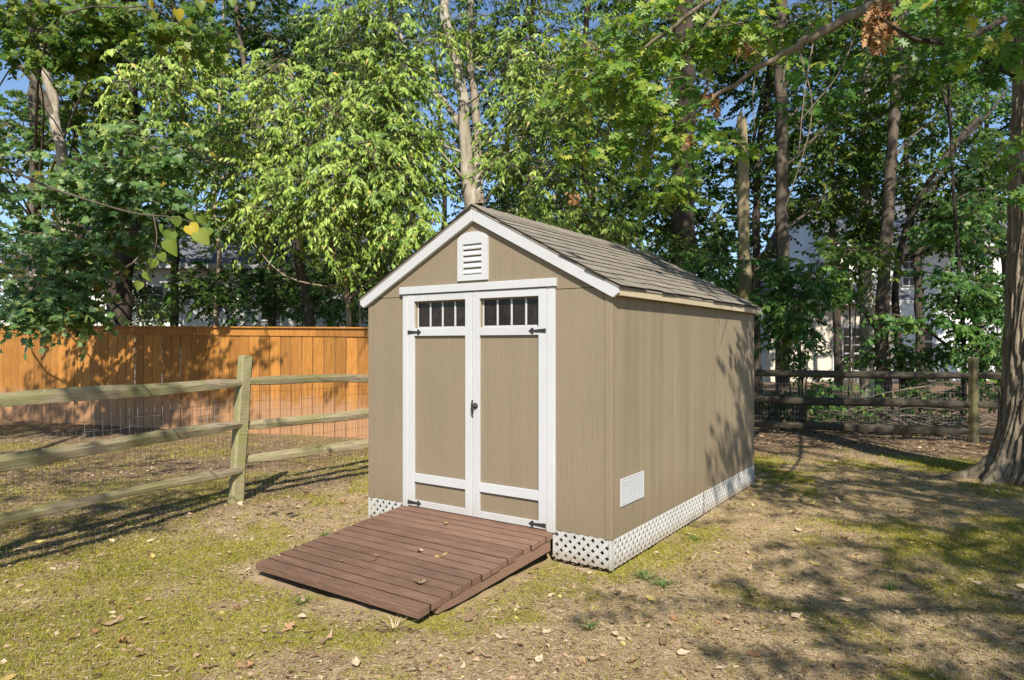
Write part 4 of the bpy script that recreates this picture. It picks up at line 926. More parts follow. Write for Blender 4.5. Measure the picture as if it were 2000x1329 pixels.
# bare broken snag
D = 13.6; sp = [G(1456, D), W(1455, 560, D), W(1452, 450, D), W(1451, 350, D), W(1449, 235, D)]
sn = empty('dead_tree_snag', tuple(G(1456, D))); tag(sn, 'bare pale broken trunk without bark standing behind the shed roof', 'dead tree')
pth = smooth_path(sp, 40) - sp[0]; V_, T_ = tube_arr(pth, np.linspace(0.135, 0.095, 40), 16, 0.18, 5, False)
link('trunk', tri_mesh('trunk', V_, T_), M['snag'], sn, True)
V_, T_ = tube_arr([pth[-1] + (-.05, 0, -.12), pth[-1] + (-.035, 0, .1), pth[-1] + (0.0, 0, .24)], [.062, .045, .006], 7, .2, 3); link('splinter', tri_mesh('splinter', V_, T_), M['snag'], sn)
V_, T_ = tube_arr([pth[-1] + (.04, .02, -.12), pth[-1] + (.045, .02, .03), pth[-1] + (0.05, .02, .10)], [.06, .045, .006], 7, .2, 4); link('splinter', tri_mesh('splinter', V_, T_), M['snag'], sn)

# distant trees: larger leaves, simple shape
far_px = [(-60, 22), (150, 24), (340, 23), (520, 25), (690, 24), (860, 26), (1010, 24), (1180, 25), (1330, 23), (1480, 26), (1640, 24), (1800, 23), (1960, 25), (2120, 22)]
for k, (px, D) in enumerate(far_px):
    rr = random.Random(300 + k); H = rr.uniform(13, 16)
    b = G(px, D); pts = [b, b + (rr.uniform(-.3, .3), 0, 4), b + (rr.uniform(-.6, .6), 0, 8), b + (rr.uniform(-.8, .8), 0, H)]
    bl = []
    for q in range(7):
        zlo = 6.6 if px > 1550 else (5.2 if 250 < px < 720 else 3.6); z = zlo + q * (H - zlo) / 6.5
        bl.append((b + np.array([rr.uniform(-1.6, 1.6), rr.uniform(-1.2, 1.2), z]), np.array([rr.uniform(1.3, 2.3), 1.6, rr.uniform(.8, 1.3)]), int(rr.uniform(52, 80))))
    col = ['deep green', 'dark green', 'mid green'][k % 3]
    where = ['at the far corner beyond the orange fence', 'behind the leaning grey maple', 'behind the big dark trunk', 'behind the drooping leaves', 'behind the pale sapling', 'behind the pale forked tree', 'behind the shed roof peak',
             'behind the middle of the shed roof', 'behind the thickest trunk', 'behind the bare snag', 'behind the dappled trunk', 'above the far house window', 'behind the oak trunk', 'beyond the oak at the edge'][k]
    tree('distant_tree', f'far {col} tree {where}', 'tree', [(pts, .17, .05)], M['bark_dark'], bl, [M['lf_dark'], M['lf_dark'], M['lf_mid']][k % 3], TRI2, 0.17, 300 + k,
         'distant trees', droop=0.5, spray_len=0.8, per_spray=18, face=0.4, clump=6, limb_r=0.05, nside=8)

# understorey shrubs
shr = [(1560, 560, 12.6, 80, 70, .6, 190, 'lf_fern', 'leafy green bush pressed against the rear corner of the shed', 12.9), (1555, 650, 12.9, 40, 60, .4, 75, 'lf_fern', 'hanging compound-leaf bush over the back fence near the shed', 13.1),
       (1655, 485, 13.2, 85, 45, .7, 95, 'lf_mid', 'thin bush above the back fence in front of the beige wing', 13.6), (1380, 500, 13.0, 70, 28, .5, 75, 'lf_fern', 'low bush rising behind the shed roof below the thickest trunk', 13.4),
       (1280, 490, 14, 70, 35, .6, 80, 'lf_mid', 'dark bush behind the shed roof left of the thickest trunk', 14.2), (1000, 480, 14.5, 90, 50, .8, 110, 'lf_mid', 'bush behind the shed roof peak under the forked tree', 14.6),
       (700, 540, 12.6, 32, 45, .35, 34, 'lf_hickory', 'light green sprig bush touching the left roof edge', 13.2), (640, 590, 16, 70, 35, .7, 90, 'lf_fern', 'bush above the orange fence between brown trunk and pale sapling', 16.4),
       (520, 590, 16.2, 70, 40, .7, 90, 'lf_fern', 'bush above the middle of the orange fence', 16.5), (335, 590, 17.6, 60, 35, .7, 60, 'lf_maple', 'bush above the orange fence right of the big dark trunk', 17.9),
       (40, 520, 18, 90, 60, 1.0, 120, 'lf_autumn', 'yellowish bush beyond the far end of the orange fence', 18.4), (180, 500, 18, 90, 60, 1.0, 110, 'lf_mid', 'bush behind the leaning grey maple trunk', 18.4),
       (440, 555, 19.5, 90, 45, .9, 120, 'lf_dark', 'dark bush before the pale house wall above the orange fence', 19.9), (600, 540, 20, 70, 45, .9, 100, 'lf_mid', 'bush covering the pale house near the brown leaning trunk', 20.3), (265, 560, 19.5, 60, 45, .9, 90, 'lf_dark', 'dark bush around the big trunk before the pale house', 19.9), (1945, 590, 15.5, 60, 60, .8, 130, 'lf_fern', 'green bush screening the white house beside the oak trunk', 15.8),
       (1780, 690, 14.6, 120, 28, .7, 130, 'lf_fern', 'low weedy bush behind the back fence rails', 14.8), (1640, 780, 13.9, 90, 40, .6, 90, 'lf_fern', 'ground bush seen between the back fence rails', 14.0), (1850, 770, 13.4, 90, 30, .6, 80, 'lf_dark', 'dark brambles between the back fence rails near the post', 13.5),
       (1940, 690, 12.4, 40, 40, .4, 60, 'lf_fern', 'small bush between the fence post and the oak trunk', 12.6), (1500, 790, 13.6, 40, 40, .4, 50, 'lf_dark', 'dark brambles beside the rear corner of the shed', 13.7), (840, 560, 15, 80, 50, .8, 100, 'lf_dark', 'dark bush hidden behind the left roof slope', 15.2)]
for k, (px, py, D, rx, ry, rd, n, lf, lab, Db) in enumerate(shr):
    g = G(px + rnd.uniform(-15, 15), Db); c = W(px, py, D)
    tree('shrub', lab, 'shrub', [([g, g * 0.5 + c * 0.5 + (0.05, 0, 0), c], .025, .01), ([g + (0.05, 0, 0.1), g * 0.4 + c * 0.6 + (0.2, .1, 0), c + (.3, 0, .1)], .018, .006)], M['bark_dark'],
         [B(px, py, D, rx, ry, rd, n), B(px, (py + 30), D, rx * 0.8, ry, rd, n // 3)], M[lf], OVATE if k != 1 else LANCE, 0.105 if k > 1 else 0.125, 500 + k, 'understorey shrubs', crown='foliage', droop=0.7, spray_len=0.42, per_spray=12, clump=5, limb_r=0.012)

#SECTION3
# ------------------------------------------------------------------ the oak beside the yard
OC = np.array([5.87, 7.6])
OK = empty('oak_tree', (OC[0], OC[1], 0)); tag(OK, 'massive oak with deeply furrowed bark and spreading roots at the yard edge', 'tree')
nth, zs = 260, np.concatenate([np.linspace(-0.12, 1.4, 90), np.linspace(1.42, 6.5, 170), np.linspace(6.6, 13, 30)])
th = np.arange(nth) * 2 * math.pi / nth; TT, ZZ = np.meshgrid(th, zs)
r = 0.345 - 0.016 * ZZ.clip(0) + 0.17 * np.exp(-ZZ.clip(0) / 0.40)
for ra, rm, rwid, rh in ((2.72, 0.72, 0.17, 0.15), (3.25, 0.30, 0.16, 0.30), (3.95, 0.46, 0.16, 0.17), (4.6, 0.30, 0.15, 0.22), (5.3, 0.36, 0.2, 0.2), (0.2, 0.4, 0.2, 0.2), (1.3, 0.4, 0.2, 0.2)):
    dth = (TT - ra + math.pi) % (2 * math.pi) - math.pi
    r = r + rm * np.exp(-(dth / rwid) ** 2) * np.exp(-ZZ.clip(0) / rh)
ct, st_ = np.cos(TT), np.sin(TT)
wob = fbm(ct * 3.0 + 9, ZZ * 1.9 + st_ * 3.0, 61, 3) * 5.0
ph = TT * 22 + wob * 2.6
rid = np.abs(np.sin(ph)) ** 0.7
brk = fbm(ct * 9 + ZZ * 0.6, ZZ * 3.0 + st_ * 9, 63, 3)
brk2 = np.clip((fbm(ct * 14 + 3, ZZ * 5.5 + st_ * 14, 73, 2) - 0.38) * 6, 0.15, 1); r = r + 0.060 * (rid * brk2 * (0.6 + 0.6 * brk) - 0.4) + 0.02 * (fbm(ct * 3, ZZ * 1.5 + st_ * 3, 64, 3) - 0.5)
fl = np.exp(-ZZ.clip(0) / 0.25); r = r + fl * 0.16 * (fbm(ct * 8, ZZ * 9 + st_ * 8, 67, 4) - 0.5)
lean = 0.012 * ZZ
V = np.stack([r * np.cos(TT) + lean, r * np.sin(TT), ZZ], 2).reshape(-1, 3)
i, j = np.meshgrid(np.arange(nth), np.arange(len(zs) - 1)); k2 = (i + 1) % nth
q0 = (j * nth + i).ravel(); q1 = (j * nth + k2).ravel(); q2 = ((j + 1) * nth + k2).ravel(); q3 = ((j + 1) * nth + i).ravel()
link('trunk', tri_mesh('trunk', V, np.concatenate([np.stack([q0, q1, q2], 1), np.stack([q0, q2, q3], 1)])), M['bark_oak'], OK, True)
oinv = np.array([OC[0], OC[1], 0.0])
def o_tube(name, pts, r0, r1, mat, n=8, m=26, parent=OK, seed=1):
    pth = smooth_path(pts, m); pth = pth + (np.stack([noise2(np.arange(m) * 0.6, np.full(m, q + seed), seed) for q in (1.5, 2.5, 3.5)], 1) - 0.5) * r0 * 1.2
    V_, T_ = tube_arr(pth - oinv, np.linspace(r0, r1, m), n, 0.14, seed); return link(name, tri_mesh(name, V_, T_), mat, parent, True)
b1 = [np.array([5.75, 7.4, 6.6]), np.array([4.6, 6.4, 5.5]), W(1700, 8, 5.6), W(1610, 62, 5.6), W(1540, 98, 5.75), W(1470, 140, 5.9), W(1385, 200, 6.2), W(1340, 240, 6.5)]
o_tube('bough', b1, 0.055, 0.010, M['twig'], 8, 40)
b2 = [np.array([5.7, 7.3, 5.4]), W(1985, 20, 6.2), W(1900, 70, 5.4), W(1800, 80, 4.9), W(1730, 40, 4.8)]
o_tube('bough', b2, 0.04, 0.008, M['bark_dark'], 7, 24, seed=4)
b3 = [np.array([5.65, 7.3, 4.2]), W(2060, 230, 5.6), W(2010, 290, 4.8), W(1975, 330, 4.6)]
o_tube('bough', b3, 0.03, 0.006, M['twig'], 7, 20, seed=6)
b4 = [np.array([5.7, 7.5, 7.4]), W(1620, -120, 7.4), W(1430, -20, 7.4), W(1330, 40, 7.6), W(1230, 120, 7.9), W(1160, 190, 8.1)]
o_tube('bough', b4, 0.05, 0.008, M['twig'], 7, 30, seed=8)
b5 = [W(1430, -20, 7.4), W(1340, 110, 7.5), W(1290, 220, 7.6), W(1270, 330, 7.7)]
o_tube('bough', b5, 0.022, 0.006, M['twig'], 6, 20, seed=9)
b6 = [np.array([5.6, 7.6, 4.6]), W(1900, 110, 9), W(1810, 150, 9.6), W(1745, 205, 10.4), W(1690, 245, 11)]
o_tube('bough', b6, 0.05, 0.012, M['bark_dark'], 7, 24, seed=10)
for k, (a, b, c, D) in enumerate((((1590, 75), (1572, 180), (1560, 300), 5.65), ((1560, 90), (1585, 230), (1530, 420), 5.7), ((1475, 140), (1470, 200), (1475, 260), 5.9), ((1680, 30), (1640, 140), (1560, 240), 5.7), ((1540, 98), (1530, 160), (1535, 190), 5.75), ((1500, 120), (1420, 60), (1330, 10), 6.0), ((1560, 85), (1600, 30), (1640, -20), 5.7), ((1420, 175), (1350, 150), (1260, 165), 6.2), ((1520, 105), (1480, 60), (1400, 40), 5.9))):
    o_tube('hanging_twig' if k < 5 else 'side_twig', [W(*a, D), W(*b, D - 0.1), W(*c, D - 0.15)], 0.007, 0.003, M['twig'], 5, 14, seed=30 + k)
def spray_points(blobs, rng, per, slen, droop, size, face=0.4, clump=4, spread=0.14):
    Pp, Aa, Nn, Ss, tws = [], [], [], [], []
    for c, r, n in blobs:
        nc = max(2, n // clump); cc = unit_ball(nc, rng); ci = rng.integers(0, nc, n); q = cc[ci] + rng.normal(size=(n, 3)) * spread
        p = np.asarray(c) + q * np.asarray(r)
        d = q * np.array([1, 1, .3]) + rng.normal(size=(n, 3)) * np.array([.6, .6, .25]); d /= np.linalg.norm(d, axis=1)[:, None]
        for k in range(per):
            t = (k + .7) / per; pos = p + d * slen * t; pos[:, 2] -= slen * t * t * droop * .3
            sd = np.cross(d, [0, 0, 1.0]); a = d * .5 + sd * (1 if k % 2 else -1) * .8 + rng.normal(size=(n, 3)) * .3 + DOWN * droop
            Pp.append(pos); Aa.append(a); Nn.append(np.array([0, -face, .8]) + rng.normal(size=(n, 3)) * .4); Ss.append(size * rng.uniform(.7, 1.15, n))
        tws.append((p, p + d * slen - np.array([0, 0, slen * droop * .3]), np.asarray(c) + cc[ci] * np.asarray(r) * 0.8))
    return np.concatenate(Pp), np.concatenate(Aa), np.concatenate(Nn), np.concatenate(Ss), tws
rng = np.random.default_rng(900)
near_b = [B(1860, 50, 4.9, 130, 45, .45, 20), B(1950, 95, 5.0, 70, 45, .4, 12), B(1760, 60, 4.9, 60, 50, .35, 9), B(1985, 300, 4.6, 30, 60, .25, 8), B(1975, 390, 4.55, 25, 40, .2, 5),
          B(1480, 40, 5.9, 120, 40, .4, 12), B(1640, 30, 5.9, 90, 40, .4, 9), B(1400, 180, 6.2, 70, 50, .4, 10), B(1330, 260, 6.5, 60, 50, .4, 10), B(1560, 130, 5.8, 60, 40, .3, 5)]
Pn, An, Nn_, Sn, twn = spray_points(near_b, rng, 5, .28, .55, .145)
pick = rng.permutation(len(Pn))
lmesh = []
for k in range(14):
    v_ = [0.1, 0.2, 0.3, 0.35, 0.4, 0.45, 0.5, 0.6, 0.65, 0.3, 0.25, 0.4, 0.8, 0.95][k]
    tv, tf = OAKL; tv = tv.copy(); tv[:, 2] = tv[:, 2] * rnd.uniform(0.5, 2.5) + 0.10 * rnd.uniform(-1, 1) * tv[:, 0] ** 2 * 4 - rnd.uniform(0, .18) * tv[:, 1] ** 2
    tv[:, 0] *= rnd.uniform(.85, 1.2); me = tri_mesh('leaf', tv, tf, np.full(len(tv), v_)); me.materials.append(M['lf_oak']); lmesh.append(me)
def leaf_object(name, me, p, a, n, s, parent, inv):
    a = Vector(a).normalized(); x = a.cross(Vector(n)).normalized(); nn = x.cross(a)
    o = bpy.data.objects.new(name, me); COL.objects.link(o); o.parent = parent
    q = Vector(p) - Vector(inv)
    o.matrix_local = Matrix(((x.x * s, a.x * s, nn.x * s, q.x), (x.y * s, a.y * s, nn.y * s, q.y), (x.z * s, a.z * s, nn.z * s, q.z), (0, 0, 0, 1)))
    return o
for i in pick[:300]: leaf_object('leaf', rnd.choice(lmesh), Pn[i], An[i], Nn_[i], float(Sn[i]), OK, oinv)
V1 = place_leaves(OAKL, Pn[pick[300:]], An[pick[300:]], Nn_[pick[300:]], Sn[pick[300:]], np.clip(rng.normal(.4, .2, len(pick) - 300), 0, 1), rng) if len(pick) > 300 else None
# the sunlit yellow-green outer boughs and the crown above the frame
out_b = [B(1200, 150, 8.0, 100, 70, .6, 70), B(1290, 230, 7.7, 80, 70, .6, 60), B(1330, 80, 7.6, 110, 60, .6, 60), B(1180, 300, 8.1, 60, 40, .4, 26), B(1290, 350, 7.8, 55, 45, .4, 30), B(1240, 40, 8.1, 90, 50, .5, 45), B(1440, 60, 7.4, 100, 50, .5, 40), B(1100, 200, 8.3, 40, 40, .3, 12), B(1400, 300, 7.6, 40, 50, .3, 14),
         B(1740, 130, 9.4, 120, 55, .7, 45), B(1880, 130, 8.6, 80, 50, .6, 35), B(1600, 190, 9.5, 100, 45, .7, 30)]
Po, Ao, No, So, two = spray_points(out_b, rng, 6, .32, .6, .15, .55)
va = np.where(Po[:, 0] < 3.4, np.clip(rng.normal(.66, .17, len(Po)), 0, 1), np.clip(rng.normal(.30, .15, len(Po)), 0, 1))  # left leaves coloured lighter as if sunlit, right ones darker as if shaded
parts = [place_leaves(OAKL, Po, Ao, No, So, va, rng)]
if V1: parts.append(V1)
up_b = [(np.array([4.4, 7.2, 8.6]), np.array([3.6, 3.0, 1.6]), 300), (np.array([6.4, 8.6, 11]), np.array([4.0, 3.4, 2.0]), 300), (np.array([8.5, 9, 8]), np.array([2.6, 2.6, 1.5]), 200), (np.array([3.2, 6.5, 10.5]), np.array([2.6, 2.6, 1.4]), 200)]
Pu, Au, Nu, Su, twu = spray_points(up_b, rng, 8, .5, .4, .19, .2, 5)
parts.append(place_leaves(OVATE, Pu, Au, Nu, Su, np.clip(rng.normal(.35, .15, len(Pu)), 0, 1), rng))
Vs, Ts, vs, off_ = [], [], [], 0
for v_, t_, a_ in parts: Vs.append(v_); Ts.append(t_ + off_); vs.append(a_); off_ += len(v_)
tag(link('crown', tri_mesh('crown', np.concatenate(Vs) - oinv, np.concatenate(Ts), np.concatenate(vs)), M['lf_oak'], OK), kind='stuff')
parts = []
for p, e, c in twn + two + twu:
    V_, T_ = seg_prisms(p, e, .004, .0015); parts.append((V_ - oinv, T_)); V_, T_ = seg_prisms(c, p, .006, .003); parts.append((V_ - oinv, T_))
V_, T_ = merge(parts); tag(link('twigs', tri_mesh('twigs', V_, T_), M['twig'], OK), kind='stuff')
for k, (c, r_, n) in enumerate(up_b):
    for q in range(4):
        g = c + unit_ball(1, rng)[0] * r_ * .7; s_ = np.array([OC[0] + .05, OC[1], max(4.5, g[2] - 2.5 - q * .5)])
        o_tube('limb', [s_, s_ * .5 + g * .5 + (0, 0, .4), g], .09, .02, M['bark_oak'], 7, 12, seed=50 + k * 4 + q)
# dead brown leaf bunches caught in the boughs
for k, (px, py, D, n, rx, ry) in enumerate(((1718, 45, 5.2, 190, 30, 48), (1452, 95, 5.9, 16, 12, 14), (1385, 180, 6.2, 16, 14, 18), (1395, 205, 6.2, 14, 12, 14), (1345, 275, 6.5, 8, 8, 12), (1120, 385, 12.2, 40, 14, 16))):
    c = W(px, py, D); q = unit_ball(n, rng, 3); p = c + q * np.array([rx * D / F, .10, ry * D / F])
    V_, T_, a_ = place_leaves(OAKL, p, rng.normal(size=(n, 3)) * .4 + DOWN, rng.normal(size=(n, 3)) + np.array([0, -1, 0]), rng.uniform(.05, .11, n), rng.random(n), rng)
    tag(link('dead_leaf_bunch', tri_mesh('dead_leaf_bunch', V_ - oinv, T_, a_), M['lf_dead'], OK), kind='stuff')

# ------------------------------------------------------------------ redbud at the left edge: heart leaves hang into the picture
RB = empty('redbud_tree', (-6.0, 3.2, 0)); tag(RB, 'overhanging tree with big heart-shaped yellow-green leaves before the fence', 'tree')
rinv = np.array([-6.0, 3.2, 0.0])
def r_tube(name, pts, r0, r1, m=20, n=8, seed=2):
    pth = smooth_path(pts, m); V_, T_ = tube_arr(pth - rinv, np.linspace(r0, r1, m), n, .12, seed); return link(name, tri_mesh(name, V_, T_), M['bark'], RB, True)
r_tube('trunk', [(-6.0, 3.2, -.1), (-6.05, 3.25, 1.5), (-6.2, 3.3, 3.2), (-6.4, 3.6, 5.0), (-6.8, 4.2, 7.0)], .13, .05, 26, 12)
r_tube('limb', [(-6.2, 3.3, 3.2), W(-120, 300, 4.3), W(120, 375, 4.1), W(255, 415, 4.05), W(330, 424, 4.0), W(400, 440, 4.0)], .012, .002, 40, 6, 3)
r_tube('limb', [(-6.2, 3.3, 3.6), (-4.4, 4.2, 5.0), W(300, -60, 4.6), W(400, 0, 4.5), W(500, -20, 4.5)], .012, .003, 30, 6, 4)
r_tube('limb', [W(300, 422, 4.02), W(306, 470, 4.0), W(292, 520, 4.05), W(283, 560, 4.1)], .004, .0015, 14, 5, 5)
hm = []
for k in range(6):
    tv, tf = HEART; tv = tv.copy(); tv[:, 2] = tv[:, 2] * rnd.uniform(-1, 2) + .75 * np.abs(tv[:, 0]) * rnd.uniform(.3, 1) - rnd.uniform(.1, .35) * tv[:, 1] ** 2
    me = tri_mesh('heart_leaf', tv, tf, np.full(len(tv), [.35, .5, .62, .7, .8, .55][k])); me.materials.append(M['lf_heart_y'] if k == 4 else M['lf_heart']); hm.append(me)
for (px, py, s, a, k) in ((344, 432, .085, 0, 1), (335, 462, .10, -.2, 0), (336, 478, .125, .1, 2), (368, 450, .11, .8, 4), (384, 462, .12, .9, 3), (391, 430, .085, .6, 1), (372, 424, .07, .2, 2), (405, 455, .075, .1, 5), (320, 450, .07, -.5, 0),
                          (345, 28, .085, .2, 4), (300, 8, .10, -.3, 4), (390, 12, .08, .3, 5), (405, 2, .07, .8, 4), (455, 5, .075, 0, 1), (487, 15, .07, .3, 2), (300, 515, .08, -.2, 2), (285, 540, .08, .3, 5), (312, 505, .07, .5, 5), (275, 560, .07, -.4, 2)):
    leaf_object('heart_leaf', hm[k], W(px, py - 10, 4.0 + rnd.uniform(-.12, .12)), (a, rnd.uniform(-.3, .3), -1), (rnd.uniform(-.9, .9), -1, rnd.uniform(.1, .9)), s * .82, RB, rinv)
def shade_crown(parent, inv, blobs, seed, size=.145, leaf='lf_mid', per=9):
    rg = np.random.default_rng(seed); p, a, n, s, tw = spray_points(blobs, rg, per, .5, .4, size, .1, 5, .26)
    V_, T_, v_ = place_leaves(OVATE, p, a, n, s, None, rg); tag(link('crown', tri_mesh('crown', V_ - inv, T_, v_), M[leaf], parent), kind='stuff')
    pr = []
    for p_, e_, c_ in tw:
        for x in (seg_prisms(p_, e_, .005, .002), seg_prisms(c_, p_, .012, .005)): pr.append((x[0] - inv, x[1]))
    V_, T_ = merge(pr); tag(link('twigs', tri_mesh('twigs', V_, T_), M['twig'], parent), kind='stuff')
RB_BLOBS = [(np.array([-8.4, 6.0, 6.6]), np.array([3.0, 1.3, .5]), 380), (np.array([-5.5, 6.4, 6.4]), np.array([1.4, 1.2, .4]), 120), (np.array([-2.0, 6.6, 6.7]), np.array([1.3, .9, .35]), 16), (np.array([-6.3, -.2, 6.6]), np.array([3.4, 2.6, .8]), 170), (np.array([-3.4, 0.0, 5.6]), np.array([.7, 1.0, .3]), 26)]
shade_crown(RB, rinv, RB_BLOBS, 910)
# ------------------------------------------------------------------ tree standing behind the camera: its shade lies over the right of the yard
YT = empty('yard_tree', (8.2, -3.0, 0)); tag(YT, 'broad leafy tree outside the view that shades the lawn beside the shed', 'tree')
yinv = np.array([8.2, -3.0, 0.0])
pth = smooth_path([(8.2, -3, -.1), (8.1, -3, 2), (7.6, -2.8, 4), (7.2, -2.4, 6.5), (7, -2, 9)], 26)
V_, T_ = tube_arr(pth - yinv, np.linspace(.26, .1, 26), 14, .12, 3); link('trunk', tri_mesh('trunk', V_, T_), M['bark'], YT, True)
YT_BLOBS = [(np.array([6.75, -1.2, 6.2]), np.array([2.9, 2.4, .8]), 560), (np.array([4.9, 0.9, 6.2]), np.array([1.1, 1.3, .5]), 75), (np.array([3.5, 1.8, 6.0]), np.array([.62, 1.4, .4]), 80), (np.array([10.2, 1.5, 6.6]), np.array([2.6, 3.4, .9]), 210), (np.array([4.3, 3.4, 6.8]), np.array([1.4, 1.6, .7]), 65),
            (np.array([5.1, -3.6, 6.2]), np.array([2.5, 1.5, .6]), 310), (np.array([2.3, -2.0, 5.4]), np.array([.9, .5, .2]), 16), (np.array([2.6, 3.4, 6.3]), np.array([.95, 1.0, .4]), 60), (np.array([8.5, -3.1, 6.2]), np.array([2.4, 1.8, .6]), 200), (np.array([6.7, 5.0, 6.6]), np.array([3.2, 1.0, .4]), 170)]
shade_crown(YT, yinv, YT_BLOBS, 920)
for k, (c, r_, n) in enumerate(YT_BLOBS):
    V_, T_ = tube_arr(smooth_path([pth[14], (pth[14] + c) * .5 + (0, 0, .5), c], 14) - yinv, np.linspace(.07, .02, 14), 7, .1, k); link('limb', tri_mesh('limb', V_, T_), M['bark'], YT, True)

# ------------------------------------------------------------------ ground cover
rng = np.random.default_rng(1000)
ramp_c = shed_world(-1.2535, -0.75)
def in_shed(x, y, pad=0.0):
    dx, dy = x - 0.708, y - 4.83; lx = dx * math.cos(TH) - dy * math.sin(TH); ly = dx * math.sin(TH) + dy * math.cos(TH)
    s = (lx > -SW - pad) & (lx < pad) & (ly > -pad) & (ly < SD + pad)
    rp = (np.abs(lx + 1.2535) < RW + pad + .01) & (ly > -RL - .01 - pad) & (ly < 0.1)
    return s | rp
def scatter(n, y0, y1, wide=0.78):
    """more per square metre near the camera: even in the picture"""
    y = y0 * (y1 / y0) ** rng.random(n); x = (rng.random(n) * 2 - 1) * wide * y; return x, y
# moss and short grass
x, y = scatter(520000, 3.1, 11.0); keep = (rng.random(len(x)) < (0.14 + 0.86 * moss_f(x, y)) * (1 - .97 * litter_f(x, y))) & ~in_shed(x, y, 0.0)
x, y = x[keep], y[keep]; n = len(x); h = rng.uniform(.007, .022, n) * (0.7 + .12 * y); w_ = rng.uniform(.0013, .0032, n) * (0.5 + .16 * y)
an = rng.random(n) * 2 * math.pi; z = gz(x, y); P = np.stack([x, y, z - .002], 1); sd = np.stack([np.cos(an), np.sin(an), 0 * an], 1)
tip = P + np.stack([rng.normal(0, .6, n) * h, rng.normal(0, .6, n) * h, h], 1)
V = np.stack([P - sd * w_[:, None], P + sd * w_[:, None], tip], 1).reshape(-1, 3); T = np.arange(3 * n).reshape(-1, 3)
vv = np.clip(rng.normal(.5, .22, n) + (fbm(x * 2, y * 2, 91, 2) - .5) * .6, 0, 1)
go_ = link('grass', tri_mesh('grass', V, T, np.repeat(vv, 3)), M['grass']); tag(go_, 'mossy short grass covering the yard in patches', 'grass', kind='stuff')
# dry straw
x, y = scatter(170000, 3.1, 11.5); keep = ~in_shed(x, y, .02) & (rng.random(len(x)) < .35 + .65 * fbm(x * 1.6, y * 1.6, 55, 3)); x, y = x[keep], y[keep]; n = len(x)
L = rng.uniform(.02, .085, n); an = rng.random(n) * math.pi; z = gz(x, y); d = np.stack([np.cos(an), np.sin(an), rng.normal(0, .14, n)], 1); P = np.stack([x, y, z + .006], 1)
sd = np.stack([-np.sin(an), np.cos(an), rng.normal(0, .3, n)], 1) * (rng.uniform(.0009, .0024, n) * (.5 + .16 * y))[:, None]
V = np.stack([P - d * L[:, None] / 2 - sd, P - d * L[:, None] / 2 + sd, P + d * L[:, None] / 2], 1).reshape(-1, 3)
so = link('dry_straw', tri_mesh('dry_straw', V, np.arange(3 * n).reshape(-1, 3), np.repeat(np.clip(rng.normal(.48, .28, n), 0, 1), 3)), M['straw']); tag(so, 'dry straw and dead grass lying over the yard', 'straw', kind='stuff')
# leaf litter
def litter_arr(x, y, size, tp=OVATE, lift=.006, v=None):
    n = len(x); an = rng.random(n) * 2 * math.pi
    A = np.stack([np.cos(an), np.sin(an), rng.normal(0, .18, n)], 1); N = np.stack([rng.normal(0, .3, n), rng.normal(0, .3, n), np.ones(n)], 1)
    return place_leaves(tp, np.stack([x, y, gz(x, y) + lift], 1), A, N, size, v, rng)
x1, y1 = scatter(46000, 4.0, 24, .80); k1 = rng.random(len(x1)) < litter_f(x1, y1) ** 1.2; x2, y2 = scatter(7000, 3.1, 10); x1 = np.concatenate([x1[k1], x2]); y1 = np.concatenate([y1[k1], y2])
k1 = ~in_shed(x1, y1, .03); x1, y1 = x1[k1], y1[k1]
fo = Rfence(x1, y1) > -1.5
V_, T_, a_ = litter_arr(x1, y1, rng.uniform(.03, .075, len(x1)) * np.where(fo, 1.35, .72), v=np.clip(rng.normal(.48, .24, len(x1)) + np.where(fo, 0, .02), 0, 1))
lo = link('leaf_litter', tri_mesh('leaf_litter', V_, T_, a_), M['litter']); tag(lo, 'small dry leaf litter scattered along fences and wood edge', 'leaf litter', kind='stuff')

# single fallen leaves one can point at
def leaf_mesh(tp, v_, curl, mat, sx=1.0):
    tv, tf = tp; tv = tv.copy(); tv[:, 0] *= sx
    tv[:, :2] += np.array([[rnd.uniform(-.05, .05), rnd.uniform(-.05, .05)] for _ in tv])
    tv[:, 2] = (rnd.uniform(.15, .9) * np.abs(tv[:, 0]) + curl * .8 * (tv[:, 1] - .4) ** 2 + rnd.uniform(-.5, .5) * tv[:, 0] * tv[:, 1]) + np.array([rnd.uniform(-.06, .06) for _ in tv])
    tv[:, 2] -= tv[:, 2].min(); me = tri_mesh('fallen_leaf', tv, tf, np.full(len(tv), v_)); me.materials.append(mat); return me
OV8 = tmpl(sym([(0, 0, 0), (.13, .10, 0), (.27, .30, 0), (.24, .55, 0), (.10, .80, 0), (0, 1.08, 0)]), (0, .45), -.04)
kinds = {'pale tan': (M['litter'], .80, OV8), 'dull brown': (M['litter'], .36, OV8), 'light grey-brown': (M['litter'], .62, OV8), 'rust orange lobed': (M['litter'], .93, OAKL), 'yellow': (M['litter'], 1.0, OV8), 'brown lobed': (M['litter'], .45, OAKL)}
meshes = {k: [leaf_mesh(tp, v_ + rnd.uniform(-.03, .0), rnd.uniform(.2, 1.0), m_, rnd.uniform(.8, 1.2)) for _ in range(6)] for k, (m_, v_, tp) in kinds.items()}
names = list(kinds); wts = [30, 22, 24, 8, 8, 8]
def drop_leaf(x, y, kind, size, label, group, z=None, rz=None, tilt=.25):
    o = bpy.data.objects.new('fallen_leaf', rnd.choice(meshes[kind])); COL.objects.link(o)
    o.location = (x, y, (float(gz(x, y)) + .010) if z is None else z); o.scale = (size,) * 3
    o.rotation_euler = (rnd.uniform(-tilt, tilt), rnd.uniform(-tilt, tilt), rnd.uniform(0, 6.28) if rz is None else rz)
    tag(o, label, 'leaf', group); return o
def gp(px, py):
    D = HC * F / (py - HY); return (px - 1000) / F * D, D
